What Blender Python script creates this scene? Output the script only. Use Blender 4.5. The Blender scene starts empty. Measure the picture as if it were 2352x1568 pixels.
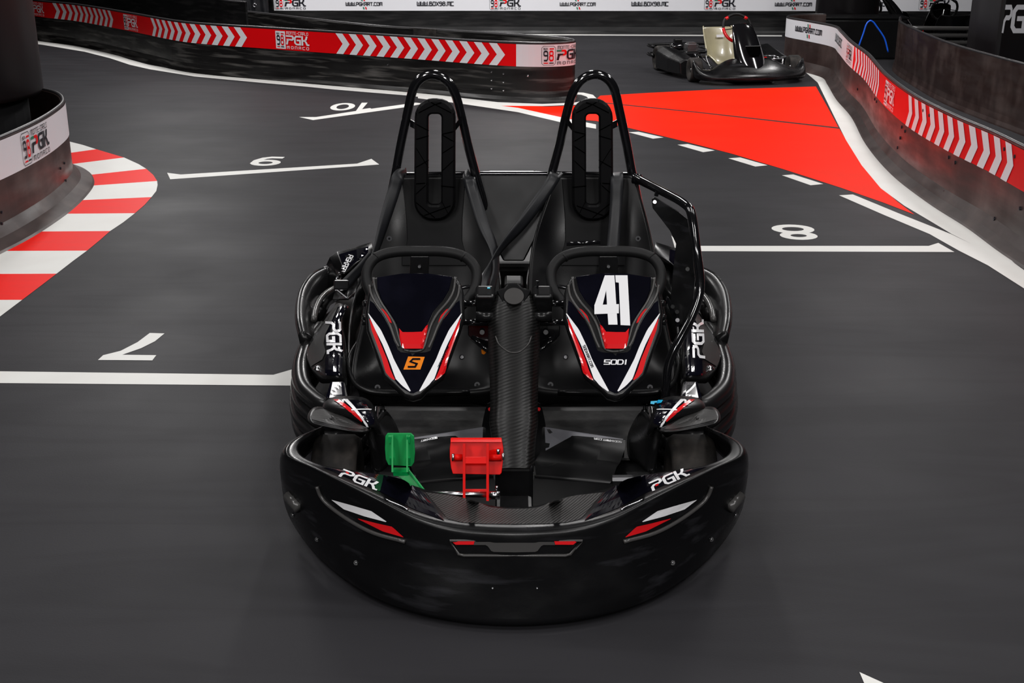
import bpy, bmesh, math, random
from mathutils import Vector as V, Matrix
from mathutils.bvhtree import BVHTree
from mathutils.geometry import tessellate_polygon
random.seed(4)
C = bpy.context.scene.collection
# ---------------- camera ----------------
H = 1.75; F = 2800.0; T = math.atan(988/2800.)
cam = bpy.data.cameras.new('camera'); co = bpy.data.objects.new('camera', cam); C.objects.link(co)
co.location = (0, 0, H); co.rotation_euler = (math.pi/2 - T, 0, 0)
cam.sensor_width = 36; cam.lens = F/2352*36; cam.clip_start = .05; cam.clip_end = 200
bpy.context.scene.camera = co
# ---------------- world, lights, exposure ----------------
w = bpy.data.worlds.new('World'); bpy.context.scene.world = w; w.use_nodes = True
w.node_tree.nodes['Background'].inputs[0].default_value = (.9, .93, 1, 1)
w.node_tree.nodes['Background'].inputs[1].default_value = .25
vs = bpy.context.scene.view_settings
vs.view_transform = 'Standard'; vs.look = 'None'; vs.gamma = 1; vs.use_curve_mapping = False; vs.exposure = -0.2
def area(name, loc, sx, sy, power, col=(1, 1, 1), rot=(0, 0, 0)):
    l = bpy.data.lights.new(name, 'AREA'); l.shape = 'RECTANGLE'; l.size = sx; l.size_y = sy; l.energy = power; l.color = col
    o = bpy.data.objects.new(name, l); C.objects.link(o); o.location = loc; o.rotation_euler = rot
    return o
for (x, y, p) in ((-2.2, -2.6, 135), (0, -2.6, 135), (2.2, -2.6, 135), (-1.9, .6, 76), (1.9, .6, 76), (-1.2, 3.9, 30), (1.2, 3.9, 30), (-3.3, 4.7, 42), (3.3, 4.7, 42), (-3.2, 8.0, 58), (0, 8.0, 58), (3.2, 8.0, 60),
                  (-4.0, 12, 125), (0, 12, 125), (4.0, 12, 125), (-4.5, 16.5, 190), (0, 16.5, 190), (4.5, 16.5, 190)):
    area('ceiling_lamp_light', (x, y, 3.9), .45, 1.5, p, (1, .98, .97))
# ---------------- geometry helpers ----------------
def ray(px, py):
    u = (px-1176)/F; v = (784-py)/F
    return V((u, math.cos(T)+v*math.sin(T), -math.sin(T)+v*math.cos(T)))
def G(px, py, z=0.):                       # the point at height z seen in that direction
    r = ray(px, py); return V((0, 0, H)) + r*((z-H)/r.z)
def GY(px, py, y):
    r = ray(px, py); return V((0, 0, H)) + r*(y/r.y)
def K(px, py, z): return G(px-5, py, z)    # kart space (its middle is x = 0)
def KY(px, py, y): return GY(px-5, py, y)
def KP(px, py, p0, n):
    r = ray(px-5, py); o = V((0, 0, H)); return o + r*((p0-o).dot(n)/r.dot(n))
ORG = {}
def mesh(name, verts, faces, mats, parent=None, fm=None, smooth=False, mods=()):
    o0 = ORG.get(parent.name, V((0, 0, 0))) if parent else V((0, 0, 0))
    me = bpy.data.meshes.new(name); me.from_pydata([tuple(V(v)-o0) for v in verts], [], faces)
    if not isinstance(mats, (list, tuple)): mats = [mats]
    for m in mats: me.materials.append(m)
    if fm:
        for p, i in zip(me.polygons, fm): p.material_index = i
    bm = bmesh.new(); bm.from_mesh(me); bmesh.ops.recalc_face_normals(bm, faces=bm.faces[:]) if not fm else None; bm.to_mesh(me); bm.free()
    if smooth:
        for p in me.polygons: p.use_smooth = True
    o = bpy.data.objects.new(name, me); C.objects.link(o)
    if parent:
        o.parent = parent; ORG[o.name] = o0
    for k, a in mods:
        m = o.modifiers.new(k.lower(), k)
        for q, val in a.items(): setattr(m, q, val)
    return o
def tag(o, label=None, cat=None, group=None, kind=None):
    for k, v in (('label', label), ('category', cat), ('group', group), ('kind', kind)):
        if v: o[k] = v
    return o
def empty(name, loc, label, cat, group=None, org=None):
    o = bpy.data.objects.new(name, None); C.objects.link(o); o.location = loc; o.empty_display_size = .1
    ORG[o.name] = V(org) if org is not None else V(loc)
    return tag(o, label, cat, group)
def catmull(P, n=6, closed=False):
    P = [V(p) for p in P]; N = len(P); out = []
    R = range(N) if closed else range(N-1)
    for i in R:
        a = P[(i-1) % N] if closed or i > 0 else P[0]*2-P[1]
        b = P[i]; c = P[(i+1) % N]
        d = P[(i+2) % N] if closed or i+2 < N else c*2-b
        for k in range(n):
            t = k/n
            out.append(.5*((2*b)+(c-a)*t+(2*a-5*b+4*c-d)*t*t+(3*b-a-3*c+d)*t**3))
    if not closed: out.append(P[-1])
    return out
class MB:
    def __init__(s): s.v = []; s.f = []; s.m = []
    def add(s, vs_, fs, m=0):
        b = len(s.v); s.v += [V(v) for v in vs_]; s.f += [tuple(b+i for i in f) for f in fs]; s.m += [m]*len(fs); return s
    def build(s, name, mats, parent=None, smooth=False, mods=(), keep=False):
        multi = isinstance(mats, (list, tuple)) and len(mats) > 1
        return mesh(name, s.v, s.f, mats, parent, s.m if (multi or keep) else None, smooth, mods)
    def box(s, c, d, rz=0., rx=0., m=0):
        R = Matrix.Rotation(rz, 3, 'Z') @ Matrix.Rotation(rx, 3, 'X')
        vv = [V(c)+R @ V((x*d[0]/2, y*d[1]/2, z*d[2]/2)) for x in (-1, 1) for y in (-1, 1) for z in (-1, 1)]
        return s.add(vv, [(0, 1, 3, 2), (4, 6, 7, 5), (0, 4, 5, 1), (2, 3, 7, 6), (0, 2, 6, 4), (1, 5, 7, 3)], m)
    def tube(s, P, r, seg=10, closed=False, m=0, caps=True, sq=(1, 1)):
        P = [V(p) for p in P]; N = len(P); rings = []; up = None
        for i in range(N):
            if closed: t = (P[(i+1) % N]-P[i-1])
            else: t = P[min(i+1, N-1)]-P[max(i-1, 0)]
            t.normalize()
            if up is None: up = V((0, 0, 1)) if abs(t.z) < .9 else V((0, 1, 0))
            a = t.cross(up)
            if a.length < 1e-6: a = t.cross(V((1, 0, 0)))
            a.normalize(); b = a.cross(t).normalized(); up = b
            rr = r[i] if isinstance(r, (list, tuple)) else r
            rings.append([P[i]+a*math.cos(q)*rr*sq[0]+b*math.sin(q)*rr*sq[1] for q in [2*math.pi*k/seg for k in range(seg)]])
        vv = [p for R in rings for p in R]; ff = []
        for i in range(N if closed else N-1):
            j = (i+1) % N
            for k in range(seg): ff.append((i*seg+k, i*seg+(k+1) % seg, j*seg+(k+1) % seg, j*seg+k))
        if caps and not closed: ff += [tuple(range(seg))[::-1], tuple((N-1)*seg+k for k in range(seg))]
        return s.add(vv, ff, m)
    def lathe(s, prof, c, axis='X', seg=32, m=0, ang=0):      # prof: (offset along the axis, radius)
        vv = []; n = len(prof); R = Matrix.Rotation(ang, 3, 'Z')
        for k in range(seg):
            q = 2*math.pi*k/seg
            for (x, r) in prof:
                p = {'X': V((x, r*math.cos(q), r*math.sin(q))), 'Z': V((r*math.cos(q), r*math.sin(q), x)), 'Y': V((r*math.cos(q), x, r*math.sin(q)))}[axis]
                vv.append(V(c)+R @ p)
        ff = [(k*n+i, k*n+i+1, ((k+1) % seg)*n+i+1, ((k+1) % seg)*n+i) for k in range(seg) for i in range(n-1)]
        return s.add(vv, ff, m)
    def slab(s, P, d, m=0, hole=None):      # polygon P extruded by the vector d
        P = [V(p) for p in P]; n = len(P); d = V(d)
        return s.add(P+[p+d for p in P], [tuple(range(n)), tuple(range(2*n-1, n-1, -1))]+[(i, i+n, (i+1) % n+n, (i+1) % n) for i in range(n)], m)
    def grid(s, rows, m=0, closed=False):
        n = len(rows[0]); vv = [p for r in rows for p in r]; ff = []
        for i in range(len(rows)-1):
            for j in range(n if closed else n-1):
                k = (j+1) % n; ff.append((i*n+j, i*n+k, (i+1)*n+k, (i+1)*n+j))
        return s.add(vv, ff, m)
    def mirror(s):
        n = len(s.v); s.v += [V((-p.x, p.y, p.z)) for p in s.v]; s.f += [tuple(n+i for i in f[::-1]) for f in s.f]; s.m += s.m; return s
def flip(P): return [V((-p[0], p[1], p[2])) for p in P]
BEV = lambda w_, s_=2: ('BEVEL', dict(width=w_, segments=s_, limit_method='ANGLE'))
SUB = lambda n: ('SUBSURF', dict(levels=n, render_levels=n))
SOL = lambda t, o=-1: ('SOLIDIFY', dict(thickness=t, offset=o))
# ---------------- materials ----------------
def mat(name, col, rough=.5, metal=0., coat=0., spec=.5, bump=None, noise=None, trans=0., streak=None, emit=None):
    m = bpy.data.materials.new(name); m.use_nodes = True; nt = m.node_tree; b = nt.nodes['Principled BSDF']
    b.inputs['Base Color'].default_value = (*col, 1); b.inputs['Roughness'].default_value = rough; b.inputs['Metallic'].default_value = metal
    b.inputs['Coat Weight'].default_value = coat; b.inputs['Coat Roughness'].default_value = .03; b.inputs['Specular IOR Level'].default_value = spec
    if trans: b.inputs['Transmission Weight'].default_value = trans
    if emit: b.inputs['Emission Color'].default_value = (*emit[:3], 1); b.inputs['Emission Strength'].default_value = emit[3]
    tc = nt.nodes.new('ShaderNodeTexCoord')
    def nz(scale, detail=4, st=(1, 1, 1)):
        mp = nt.nodes.new('ShaderNodeMapping'); mp.inputs['Scale'].default_value = st; nt.links.new(tc.outputs['Object'], mp.inputs[0])
        n = nt.nodes.new('ShaderNodeTexNoise'); n.inputs['Scale'].default_value = scale; n.inputs['Detail'].default_value = detail
        nt.links.new(mp.outputs[0], n.inputs['Vector']); return n
    if noise:          # (scale, second colour, low, high, stretch)
        n = nz(noise[0], 6, noise[4] if len(noise) > 4 else (1, 1, 1)); r = nt.nodes.new('ShaderNodeValToRGB')
        r.color_ramp.elements[0].position = noise[2]; r.color_ramp.elements[1].position = noise[3]
        r.color_ramp.elements[0].color = (*col, 1); r.color_ramp.elements[1].color = (*noise[1], 1)
        nt.links.new(n.outputs['Fac'], r.inputs[0]); nt.links.new(r.outputs[0], b.inputs['Base Color'])
    if streak:         # roughness variation (scale, lo, hi, stretch)
        n = nz(streak[0], 5, streak[3]); r = nt.nodes.new('ShaderNodeMapRange')
        r.inputs[1].default_value = .3; r.inputs[2].default_value = .7; r.inputs[3].default_value = streak[1]; r.inputs[4].default_value = streak[2]
        nt.links.new(n.outputs['Fac'], r.inputs[0]); nt.links.new(r.outputs[0], b.inputs['Roughness'])
    if bump:           # (scale, strength, distance)
        n = nz(bump[0], 3); bp = nt.nodes.new('ShaderNodeBump'); bp.inputs['Strength'].default_value = bump[1]; bp.inputs['Distance'].default_value = bump[2]
        nt.links.new(n.outputs['Fac'], bp.inputs['Height']); nt.links.new(bp.outputs[0], b.inputs['Normal'])
    return m
def carbon(name, scale, base, light, rot=(0, 0, .7), direction='X', bs=.4):
    m = mat(name, base, .38, spec=.3); nt = m.node_tree; b = nt.nodes['Principled BSDF']
    tc = nt.nodes.new('ShaderNodeTexCoord'); mp = nt.nodes.new('ShaderNodeMapping'); mp.inputs['Rotation'].default_value = rot
    wv = nt.nodes.new('ShaderNodeTexWave'); wv.inputs['Scale'].default_value = scale; wv.bands_direction = direction
    r = nt.nodes.new('ShaderNodeValToRGB'); r.color_ramp.elements[0].color = (*base, 1); r.color_ramp.elements[1].color = (*light, 1)
    r.color_ramp.elements[0].position = .3; r.color_ramp.elements[1].position = .8
    bp = nt.nodes.new('ShaderNodeBump'); bp.inputs['Strength'].default_value = bs; bp.inputs['Distance'].default_value = .002
    L = nt.links.new; L(tc.outputs['Object'], mp.inputs[0]); L(mp.outputs[0], wv.inputs['Vector']); L(wv.outputs['Fac'], r.inputs[0]); L(r.outputs[0], b.inputs['Base Color'])
    L(wv.outputs['Fac'], bp.inputs['Height']); L(bp.outputs[0], b.inputs['Normal'])
    return m
M_floor = mat('floor_coating', (.025, .0245, .0275), .5, spec=.09, noise=(.5, (.032, .0312, .0345), .35, .7, (1, 1.5, 1)), streak=(1.1, .46, .58, (1, 1, 1)), bump=(160, .12, .002))
def add_tyre_marks(m):
    nt = m.node_tree; b = nt.nodes['Principled BSDF']; src = b.inputs['Base Color'].links[0].from_socket
    tc = nt.nodes.new('ShaderNodeTexCoord'); mp = nt.nodes.new('ShaderNodeMapping'); mp.inputs['Rotation'].default_value = (0, 0, .35); mp.inputs['Scale'].default_value = (.35, 2.2, 1)
    wv = nt.nodes.new('ShaderNodeTexNoise'); wv.inputs['Scale'].default_value = 1.7; wv.inputs['Detail'].default_value = 3; wv.inputs['Distortion'].default_value = 1.2
    r = nt.nodes.new('ShaderNodeValToRGB'); e = r.color_ramp.elements
    e[0].position = .40; e[0].color = (1, 1, 1, 1); e[1].position = .60; e[1].color = (1, 1, 1, 1); k = e.new(.5); k.color = (.80, .80, .80, 1)
    mx = nt.nodes.new('ShaderNodeMix'); mx.data_type = 'RGBA'; mx.blend_type = 'MULTIPLY'; mx.inputs[0].default_value = .8
    L = nt.links.new; L(tc.outputs['Object'], mp.inputs[0]); L(mp.outputs[0], wv.inputs['Vector']); L(wv.outputs['Fac'], r.inputs[0])
    L(src, mx.inputs[6]); L(r.outputs[0], mx.inputs[7]); L(mx.outputs[2], b.inputs['Base Color'])
add_tyre_marks(M_floor)
M_white = mat('white_floor_paint', (.74, .74, .71), .5, spec=.3, noise=(3, (.70, .69, .66), .4, .75))
M_redp = mat('red_floor_paint', (.93, .016, .002), .5, spec=.05, noise=(1.2, (.88, .022, .004), .4, .8, (1, 2, 1)))
M_redk = mat('red_kerb_paint', (.86, .010, .005), .45, spec=.08, noise=(5, (.80, .018, .012), .45, .8, (1, 3, 1)))
M_wall = mat('dark_wall', (.005, .005, .006), .75, spec=.2, noise=(2, (.008, .008, .009), .4, .8))
M_board = mat('barrier_plastic', (.006, .006, .0065), .4, spec=.35, noise=(2.5, (.025, .024, .024), .50, .78, (1, 1, 7)), streak=(2, .25, .55, (1, 1, 8)))
M_board2 = mat('scuffed_plastic_red_reflection', (.030, .0155, .0135), .36, noise=(3, (.085, .056, .050), .48, .8, (1.5, 1.5, 1)), streak=(2, .3, .6, (1, 1, 5)))  # brown base paints in reflected red light; the scuffs are real wear
M_boards = mat('rubbed_barrier_plastic', (.007, .0065, .0065), .42, spec=.35, noise=(3, (.10, .095, .09), .52, .72, (.6, .6, 9)), streak=(2, .3, .6, (1, 1, 8)))
M_rim = mat('barrier_rim', (.03, .028, .03), .35)
M_vw = mat('white_vinyl', (.84, .84, .88), .35, spec=.3)
M_vr = mat('red_vinyl', (.84, .003, .006), .35, spec=.2)
M_vk = mat('black_vinyl', (.012, .012, .018), .35)
M_vg = mat('green_vinyl', (.02, .22, .12), .35)
M_vgrey = mat('grey_vinyl', (.17, .17, .19), .4)
M_sw = mat('white_sticker', (.93, .93, .95), .18, coat=.6)
M_sr = mat('red_sticker', (.72, .008, .012), .18, coat=.6)
M_so = mat('orange_sticker', (.9, .24, .01), .2, coat=.5)
M_sk = mat('glossy_black_sticker', (.003, .003, .006), .1, coat=.6, noise=(9, (.006, .006, .012), .45, .8))
M_plas = mat('black_moulded_plastic', (.004, .004, .0045), .3, spec=.3, noise=(5, (.026, .026, .030), .56, .80, (.7, 2, 6)), streak=(5, .2, .38, (1, 2, 2)), bump=(220, .08, .001))
M_sat = mat('satin_black_plastic', (.007, .007, .0075), .27, spec=.28, streak=(3, .2, .34, (1, 1, 1)), bump=(260, .08, .001))
M_edge = mat('highlight_grey_plastic', (.055, .053, .052), .25)  # light grey paints edge highlights on ridges and rims; also plain grey parts
M_seat = mat('seat_plastic', (.0035, .0035, .004), .28, spec=.22, streak=(4, .24, .4, (1, 1, 1)), bump=(300, .1, .001))
M_foam = mat('foam_pad', (.0045, .0045, .005), .45, spec=.1, bump=(260, .12, .001))
M_hole = mat('recess_shade', (.001, .001, .001), 1., spec=0.)  # black paints the shade inside the pad grooves and air intake
M_gloss = mat('gloss_black_steel', (.006, .006, .007), .12, coat=.8)
M_rub = mat('tyre_rubber', (.012, .011, .0105), .75, spec=.3, noise=(14, (.05, .043, .038), .4, .75), bump=(120, .4, .002))
M_grip = mat('suede_grip', (.007, .007, .0075), .55, spec=.25, bump=(320, .3, .001))
M_belt = mat('belt_webbing', (.010, .0105, .0125), .42, spec=.4, streak=(6, .3, .55, (1, 1, 1)), bump=(500, .4, .0006))
M_chr = mat('zinc_steel', (.55, .55, .57), .22, metal=1)
M_green = mat('green_powder_coat', (.002, .27, .06), .34, spec=.25)
M_red = mat('red_powder_coat', (.74, .005, .003), .32, spec=.14)
M_mat_ = mat('floor_mat', (.014, .014, .0145), .8, spec=.3, noise=(9, (.065, .063, .062), .45, .75), bump=(60, .5, .003))
M_beige = mat('resin_seat', (.42, .38, .24), .3, coat=.4, noise=(4, (.30, .27, .19), .4, .7))
M_blue = mat('blue_hose', (.01, .12, .8), .35)
M_alu = mat('cast_aluminium', (.45, .45, .46), .35, metal=1)
M_pad = mat('column_padding', (.008, .0065, .0075), .33, streak=(1.5, .25, .5, (1, 1, .3)))
M_carb = carbon('carbon_weave_deck', 36, (.014, .014, .014), (.05, .049, .048), (0, 0, .55))
M_carbs = carbon('carbon_weave_spine', 34, (.0035, .0035, .0035), (.010, .0098, .0095), (.35, .35, .25), 'Z', .16)
M_carbp = carbon('carbon_weave_pod', 45, (.016, .016, .016), (.06, .059, .058), (0, 0, .1), 'Y', .15)
M_cyan = mat('cyan_indicator', (.02, .5, .8), .3)
# ---------------- stroke lettering ----------------
def arc(cx, cy, rx, ry, a0, a1, n=8): return [(cx+rx*math.cos(math.radians(a0+(a1-a0)*i/n)), cy+ry*math.sin(math.radians(a0+(a1-a0)*i/n))) for i in range(n+1)]
A6 = lambda *p: [list(p)]
GL = {  # each glyph about 1 wide and 1.4 tall
 'A': [[(0, 0), (0, 1.4), (.9, 1.4), (.9, 0)], [(0, .6), (.9, .6)]], 'B': [[(0, 0), (0, 1.4), (.75, 1.4), (.75, .8), (0, .75)], [(.75, .75), (.95, .6), (.95, 0), (0, 0)]],
 'C': [[(.95, 1.4), (0, 1.4), (0, 0), (.95, 0)]], 'D': [[(0, 0), (0, 1.4), (.7, 1.4), (.95, 1.1), (.95, .3), (.7, 0), (0, 0)]], 'E': [[(.95, 1.4), (0, 1.4), (0, 0), (.95, 0)], [(0, .7), (.8, .7)]],
 'G': [[(.95, 1.4), (.2, 1.4), (0, 1.15), (0, .25), (.2, 0), (.95, 0), (.95, .7), (.45, .7)]], 'I': [[(.2, 0), (.2, 1.4)]], 'K': [[(0, 0), (0, 1.4)], [(0, .7), (.5, .7), (.95, 1.4)], [(.5, .7), (.95, 0)]],
 'L': [[(0, 1.4), (0, 0), (.9, 0)]], 'M': [[(0, 0), (0, 1.4), (1.1, 1.4), (1.1, 0)], [(.55, 1.4), (.55, .2)]], 'N': [[(0, 0), (0, 1.4), (.95, 1.4), (.95, 0)]],
 'O': [[(.15, 0), (0, .15), (0, 1.25), (.15, 1.4), (.8, 1.4), (.95, 1.25), (.95, .15), (.8, 0), (.15, 0)]], 'P': [[(0, 0), (0, 1.4), (.9, 1.4), (.9, .6), (0, .6)]],
 'R': [[(0, 0), (0, 1.4), (.9, 1.4), (.9, .65), (0, .65)], [(.5, .65), (.95, 0)]], 'S': [[(.95, 1.4), (0, 1.4), (0, .7), (.95, .7), (.95, 0), (0, 0)]], 'T': [[(0, 1.4), (1, 1.4)], [(.5, 1.4), (.5, 0)]],
 'W': [[(0, 1.4), (0, 0), (1.1, 0), (1.1, 1.4)], [(.55, 0), (.55, 1.1)]], 'X': [[(0, 0), (.95, 1.4)], [(0, 1.4), (.95, 0)]], '-': [[(.2, .7), (.8, .7)]], '.': [[(.1, 0), (.1, .12)]], ' ': [],
 '9': [[(.95, .75), (.2, .75), (0, .9), (0, 1.25), (.2, 1.4), (.75, 1.4), (.95, 1.2), (.95, .25), (.75, 0), (.1, 0)]],
 '8': [[(.2, .75), (.05, .95), (.05, 1.25), (.2, 1.4), (.75, 1.4), (.9, 1.25), (.9, .95), (.75, .75), (.2, .75), (0, .55), (0, .2), (.2, 0), (.75, 0), (.95, .2), (.95, .55), (.75, .75)]],
 '0': [[(.25, 0), (0, .3), (0, 1.1), (.25, 1.4), (.7, 1.4), (.95, 1.1), (.95, .3), (.7, 0), (.25, 0)]], '1': [[(.1, 1.15), (.5, 1.4), (.5, 0)]],
}
# the PGK emblem: P with a split top left, then G and K
PGKG = [[(0, 1.35), (.35, 1.35)], [(.1, .75), (.6, .75)], [(.02, .0), (.12, .55), (.3, .75)], [(.55, 1.35), (.9, 1.35), (1.0, 1.2), (1.0, .85), (.85, .72), (.75, .72)],
        [(2.15, 1.35), (1.5, 1.35), (1.3, 1.1), (1.3, .25), (1.5, 0), (2.1, 0), (2.1, .7), (1.7, .7)],
        [(2.45, 0), (2.45, 1.35)], [(2.45, .7), (2.85, .7), (3.05, .95), (3.15, 1.35)], [(2.85, .7), (3.05, .4), (3.2, 0), (3.4, 0)]]
PGKH = [[(0.05, 0), (.1, .55), (.3, .75), (.8, .75), (1.0, .9), (1.0, 1.2), (.85, 1.35), (.1, 1.35)]] + PGKG[4:]
def seg2(strokes, wd, fn, mb, m=0, step=.25, bias=(0, -.0002, .00012)):      # mitred ribbons of width wd along the strokes, mapped by fn(u, v) -> point
    for si, st in enumerate(strokes):
        P = [V((q[0], q[1], 0)) for q in st]; cl = (P[0]-P[-1]).length < 1e-6
        if cl: P = P[:-1]
        n = len(P); L_ = []
        for i in range(n):
            d0 = (P[i]-P[i-1]).normalized() if (i > 0 or cl) else None
            d1 = (P[(i+1) % n]-P[i]).normalized() if (i < n-1 or cl) else None
            if d0 is None: c = P[i]-d1*wd*.45; nn = V((-d1.y, d1.x, 0)); k = 1
            elif d1 is None: c = P[i]+d0*wd*.45; nn = V((-d0.y, d0.x, 0)); k = 1
            else:
                c = P[i]; t = d0+d1
                if t.length < .2: t = V((d0.y, -d0.x, 0))
                t.normalize(); nn = V((-t.y, t.x, 0)); k = min(1.6, 1/max(.4, nn.dot(V((-d0.y, d0.x, 0)))))
            L_.append((c+nn*wd/2*k, c-nn*wd/2*k))
        if cl: L_.append(L_[0])
        rows = []
        for i in range(len(L_)-1):
            k = max(1, int((L_[i+1][0]-L_[i][0]).length/step))
            for q in range(k): rows.append([L_[i][0].lerp(L_[i+1][0], q/k), L_[i][1].lerp(L_[i+1][1], q/k)])
        rows.append(list(L_[-1])); bb = V(bias)*si
        mb.grid([[fn(a_.x, a_.y)+bb for a_ in r] for r in rows], m)
def text(s, fn, mb, wd=.2, m=0, gap=.35, step=.5):
    x = 0
    for ch in s:
        adv = {'I': .4, '.': .2, '-': 1., 'M': 1.1, 'W': 1.1, ' ': .7, '1': .6}.get(ch, .95)
        seg2([[(x+p[0], p[1]) for p in st] for st in GL[ch]], wd, fn, mb, m, step); x += adv+gap
    return x-gap
def twidth(s, gap=.35): return sum({'I': .4, '.': .2, '-': 1., 'M': 1.1, 'W': 1.1, ' ': .7, '1': .6}.get(c, .95)+gap for c in s)-gap
# ---------------- setting ----------------
def struct(o): o['kind'] = 'structure'; return o
fl = MB().add([(-16, -6, 0), (16, -6, 0), (16, 26, 0), (-16, 26, 0)], [(0, 1, 2, 3)]).build('floor', M_floor); struct(fl)
struct(MB().box((0, 26.1, 2.1), (32, .2, 4.2)).build('wall_back', M_wall))
struct(MB().box((-16.1, 10, 2.1), (.2, 32.4, 4.2)).build('wall_left', M_wall))
struct(MB().box((16.1, 10, 2.1), (.2, 32.4, 4.2)).build('wall_right', M_wall))
struct(MB().box((0, -6.1, 2.1), (32, .2, 4.2)).build('wall_front', M_wall))
struct(MB().box((0, 10, 4.3), (32.4, 32.4, .2)).build('ceiling', M_wall))
LZ = [.0012]
def paint(name, polys, m, z=None):
    if z is None: LZ[0] += .00004; z = LZ[0]
    mb = MB()
    for P in polys:
        P3 = [G(x, y) for x, y in P]
        for p in P3: p.z = z
        mb.add(P3, [t for t in tessellate_polygon([P3])])
    o = mb.build(name, m, fl)
    return o
def band(A, B): return [A[i:i+2]+B[i:i+2][::-1] for i in range(len(A)-1)]
paint('bay_line', [[(-80, 851), (0, 853), (628, 861), (690, 843), (720, 838), (700, 886), (678, 886), (0, 880), (-80, 879)]], M_white)
paint('bay_number', [[(225, 827), (237, 816), (277, 806), (316, 786), (344, 765), (378, 766), (356, 784), (324, 800), (281, 815), (359, 816), (350, 828)]], M_white)
paint('bay_line', [[(384, 397), (415, 401), (820, 376), (853, 365), (871, 378), (820, 382), (391, 412)]], M_white)
paint('bay_line', [[(1542, 541), (1562, 565), (2133, 565), (2155, 558), (2192, 579), (1552, 577)]], M_white)
paint('bay_line', [[(687, 269), (726, 269), (838, 252), (955, 236), (975, 238), (927, 247), (719, 276)]], M_white)
paint('start_line_corner', [[(1974, 1544), (2027, 1568), (2300, 1690), (2200, 1720), (2015, 1640)]], M_white)
def num(s, x0, y0, x1, y1, wd):            # painted figure read from the far side; the box is its extent on the floor
    a = G((x0+x1)/2, y1); b = G((x0+x1)/2, y0); xr = G(x1, (y0+y1)/2).x; xl = G(x0, (y0+y1)/2).x
    W_ = twidth(s, .3); Y0 = b.y; Y1 = a.y; LZ[0] += .00004; z = LZ[0]; mb = MB(); e = wd/2
    fn = lambda u, v: V((xr-(u+e)/(W_+2*e)*(xr-xl), Y0-(1-(1.4-v+e)/(1.4+2*e))*0-(v*-1+1.4+e)/(1.4+2*e)*0-(v+e)/(1.4+2*e)*(Y0-Y1), z))
    fn = lambda u, v: V((xr-(u+e)/(W_+2*e)*(xr-xl), Y0-(v+e)/(1.4+2*e)*(Y0-Y1), z))
    seg_ = text(s, fn, mb, wd, 0, .3, .3)
    mb.build('bay_number', M_white, fl)
GL['9'] = [arc(.5, .95, .42, .38, 0, 360, 20), [(.92, .95), (.9, .55), (.7, .15), (.45, 0), (.12, .04)]]
n9, n8, n0 = GL['9'], GL['8'], GL['0']
GL['8'] = [arc(.5, 1.06, .36, .30, 0, 360, 20), arc(.5, .36, .44, .36, 0, 360, 20)]
GL['0'] = [arc(.48, .7, .42, .62, 0, 360, 24)]
num('9', 577, 360, 652, 382, .3); num('8', 1778, 516, 1882, 552, .28); num('10', 757, 236, 862, 255, .28)
GL['9'] = [[(.95, .75), (.2, .75), (0, .9), (0, 1.25), (.2, 1.4), (.75, 1.4), (.95, 1.2), (.95, .25), (.75, 0), (.1, 0)]]; GL['8'] = n8; GL['0'] = n0
# kerb
kb = [((150, 322), (162, 326)), ((150, 353), (221, 343)), ((150, 379), (285, 362)), ((150, 408), (336, 388)), ((150, 431), (361, 416)), ((120, 463), (348, 453)),
      ((60, 492), (310, 490)), ((-40, 533), (253, 531)), ((-80, 577), (200, 576)), ((-120, 630), (130, 629)), ((-160, 690), (51, 689)), ((-160, 760), (-50, 765))]
ko = {1: [(190, 333)], 3: [(318, 377)], 4: [(352, 402)], 5: [(362, 425), (359, 439)], 6: [(332, 471)], 7: [(283, 511)], 8: [(228, 553)], 9: [(166, 601)], 10: [(92, 658)]}
wh, rd = [], []
for i in range(len(kb)-1):
    P = [kb[i][0], kb[i][1]] + ko.get(i+1, []) + [kb[i+1][1], kb[i+1][0]]
    (wh if i % 2 == 0 else rd).append(P)
paint('white_kerb_stripes', wh, M_white); paint('red_kerb_stripes', rd, M_redk)
# red zone
paint('red_zone', [[(1084, 234), (1178, 240), (1250, 245), (1324, 243), (1360, 236), (1379, 220), (1500, 213), (1643, 206), (1874, 199), (1900, 245), (1927, 295), (1965, 357), (1992, 393),
                    (2023, 429), (2058, 461), (2100, 493), (2030, 466), (1930, 431), (1800, 389), (1680, 353), (1560, 322), (1440, 293), (1369, 278), (1280, 271), (1131, 246)]], M_redp)
paint('floor_seam', [[(1382, 235), (1600, 257), (1927, 293), (1927, 296), (1600, 259), (1382, 237)]], M_floor)
lo = [(40, 96), (97, 103), (194, 119), (253, 134), (298, 149), (342, 159), (447, 176), (596, 190), (700, 199), (770, 206), (940, 220), (1066, 236), (1144, 243), (1246, 244), (1324, 241), (1352, 236), (1371, 227), (1362, 218), (1340, 213), (1318, 212)]
up = [(40, 84), (97, 92), (194, 108), (253, 122), (298, 137), (342, 149), (447, 167), (596, 181), (700, 190), (770, 195), (940, 210), (1066, 226), (1144, 235), (1246, 239), (1318, 236), (1338, 232), (1352, 227), (1347, 222), (1335, 218), (1318, 217)]
paint('boundary_line', band(up, lo), M_white)
paint('boundary_line', band([(960, 220), (1056, 231), (1190, 248), (1300, 272), (1369, 286)], [(960, 226), (1056, 238), (1190, 258), (1300, 284), (1369, 296)]), M_white)
for d in ([(1443, 304), (1467, 303), (1524, 316), (1500, 319)], [(1556, 333), (1580, 331), (1642, 346), (1615, 350)], [(1673, 364), (1700, 362), (1763, 380), (1735, 383)], [(1796, 403), (1822, 401), (1891, 423), (1862, 426)]):
    paint('dash_mark', [d], M_white)
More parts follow.
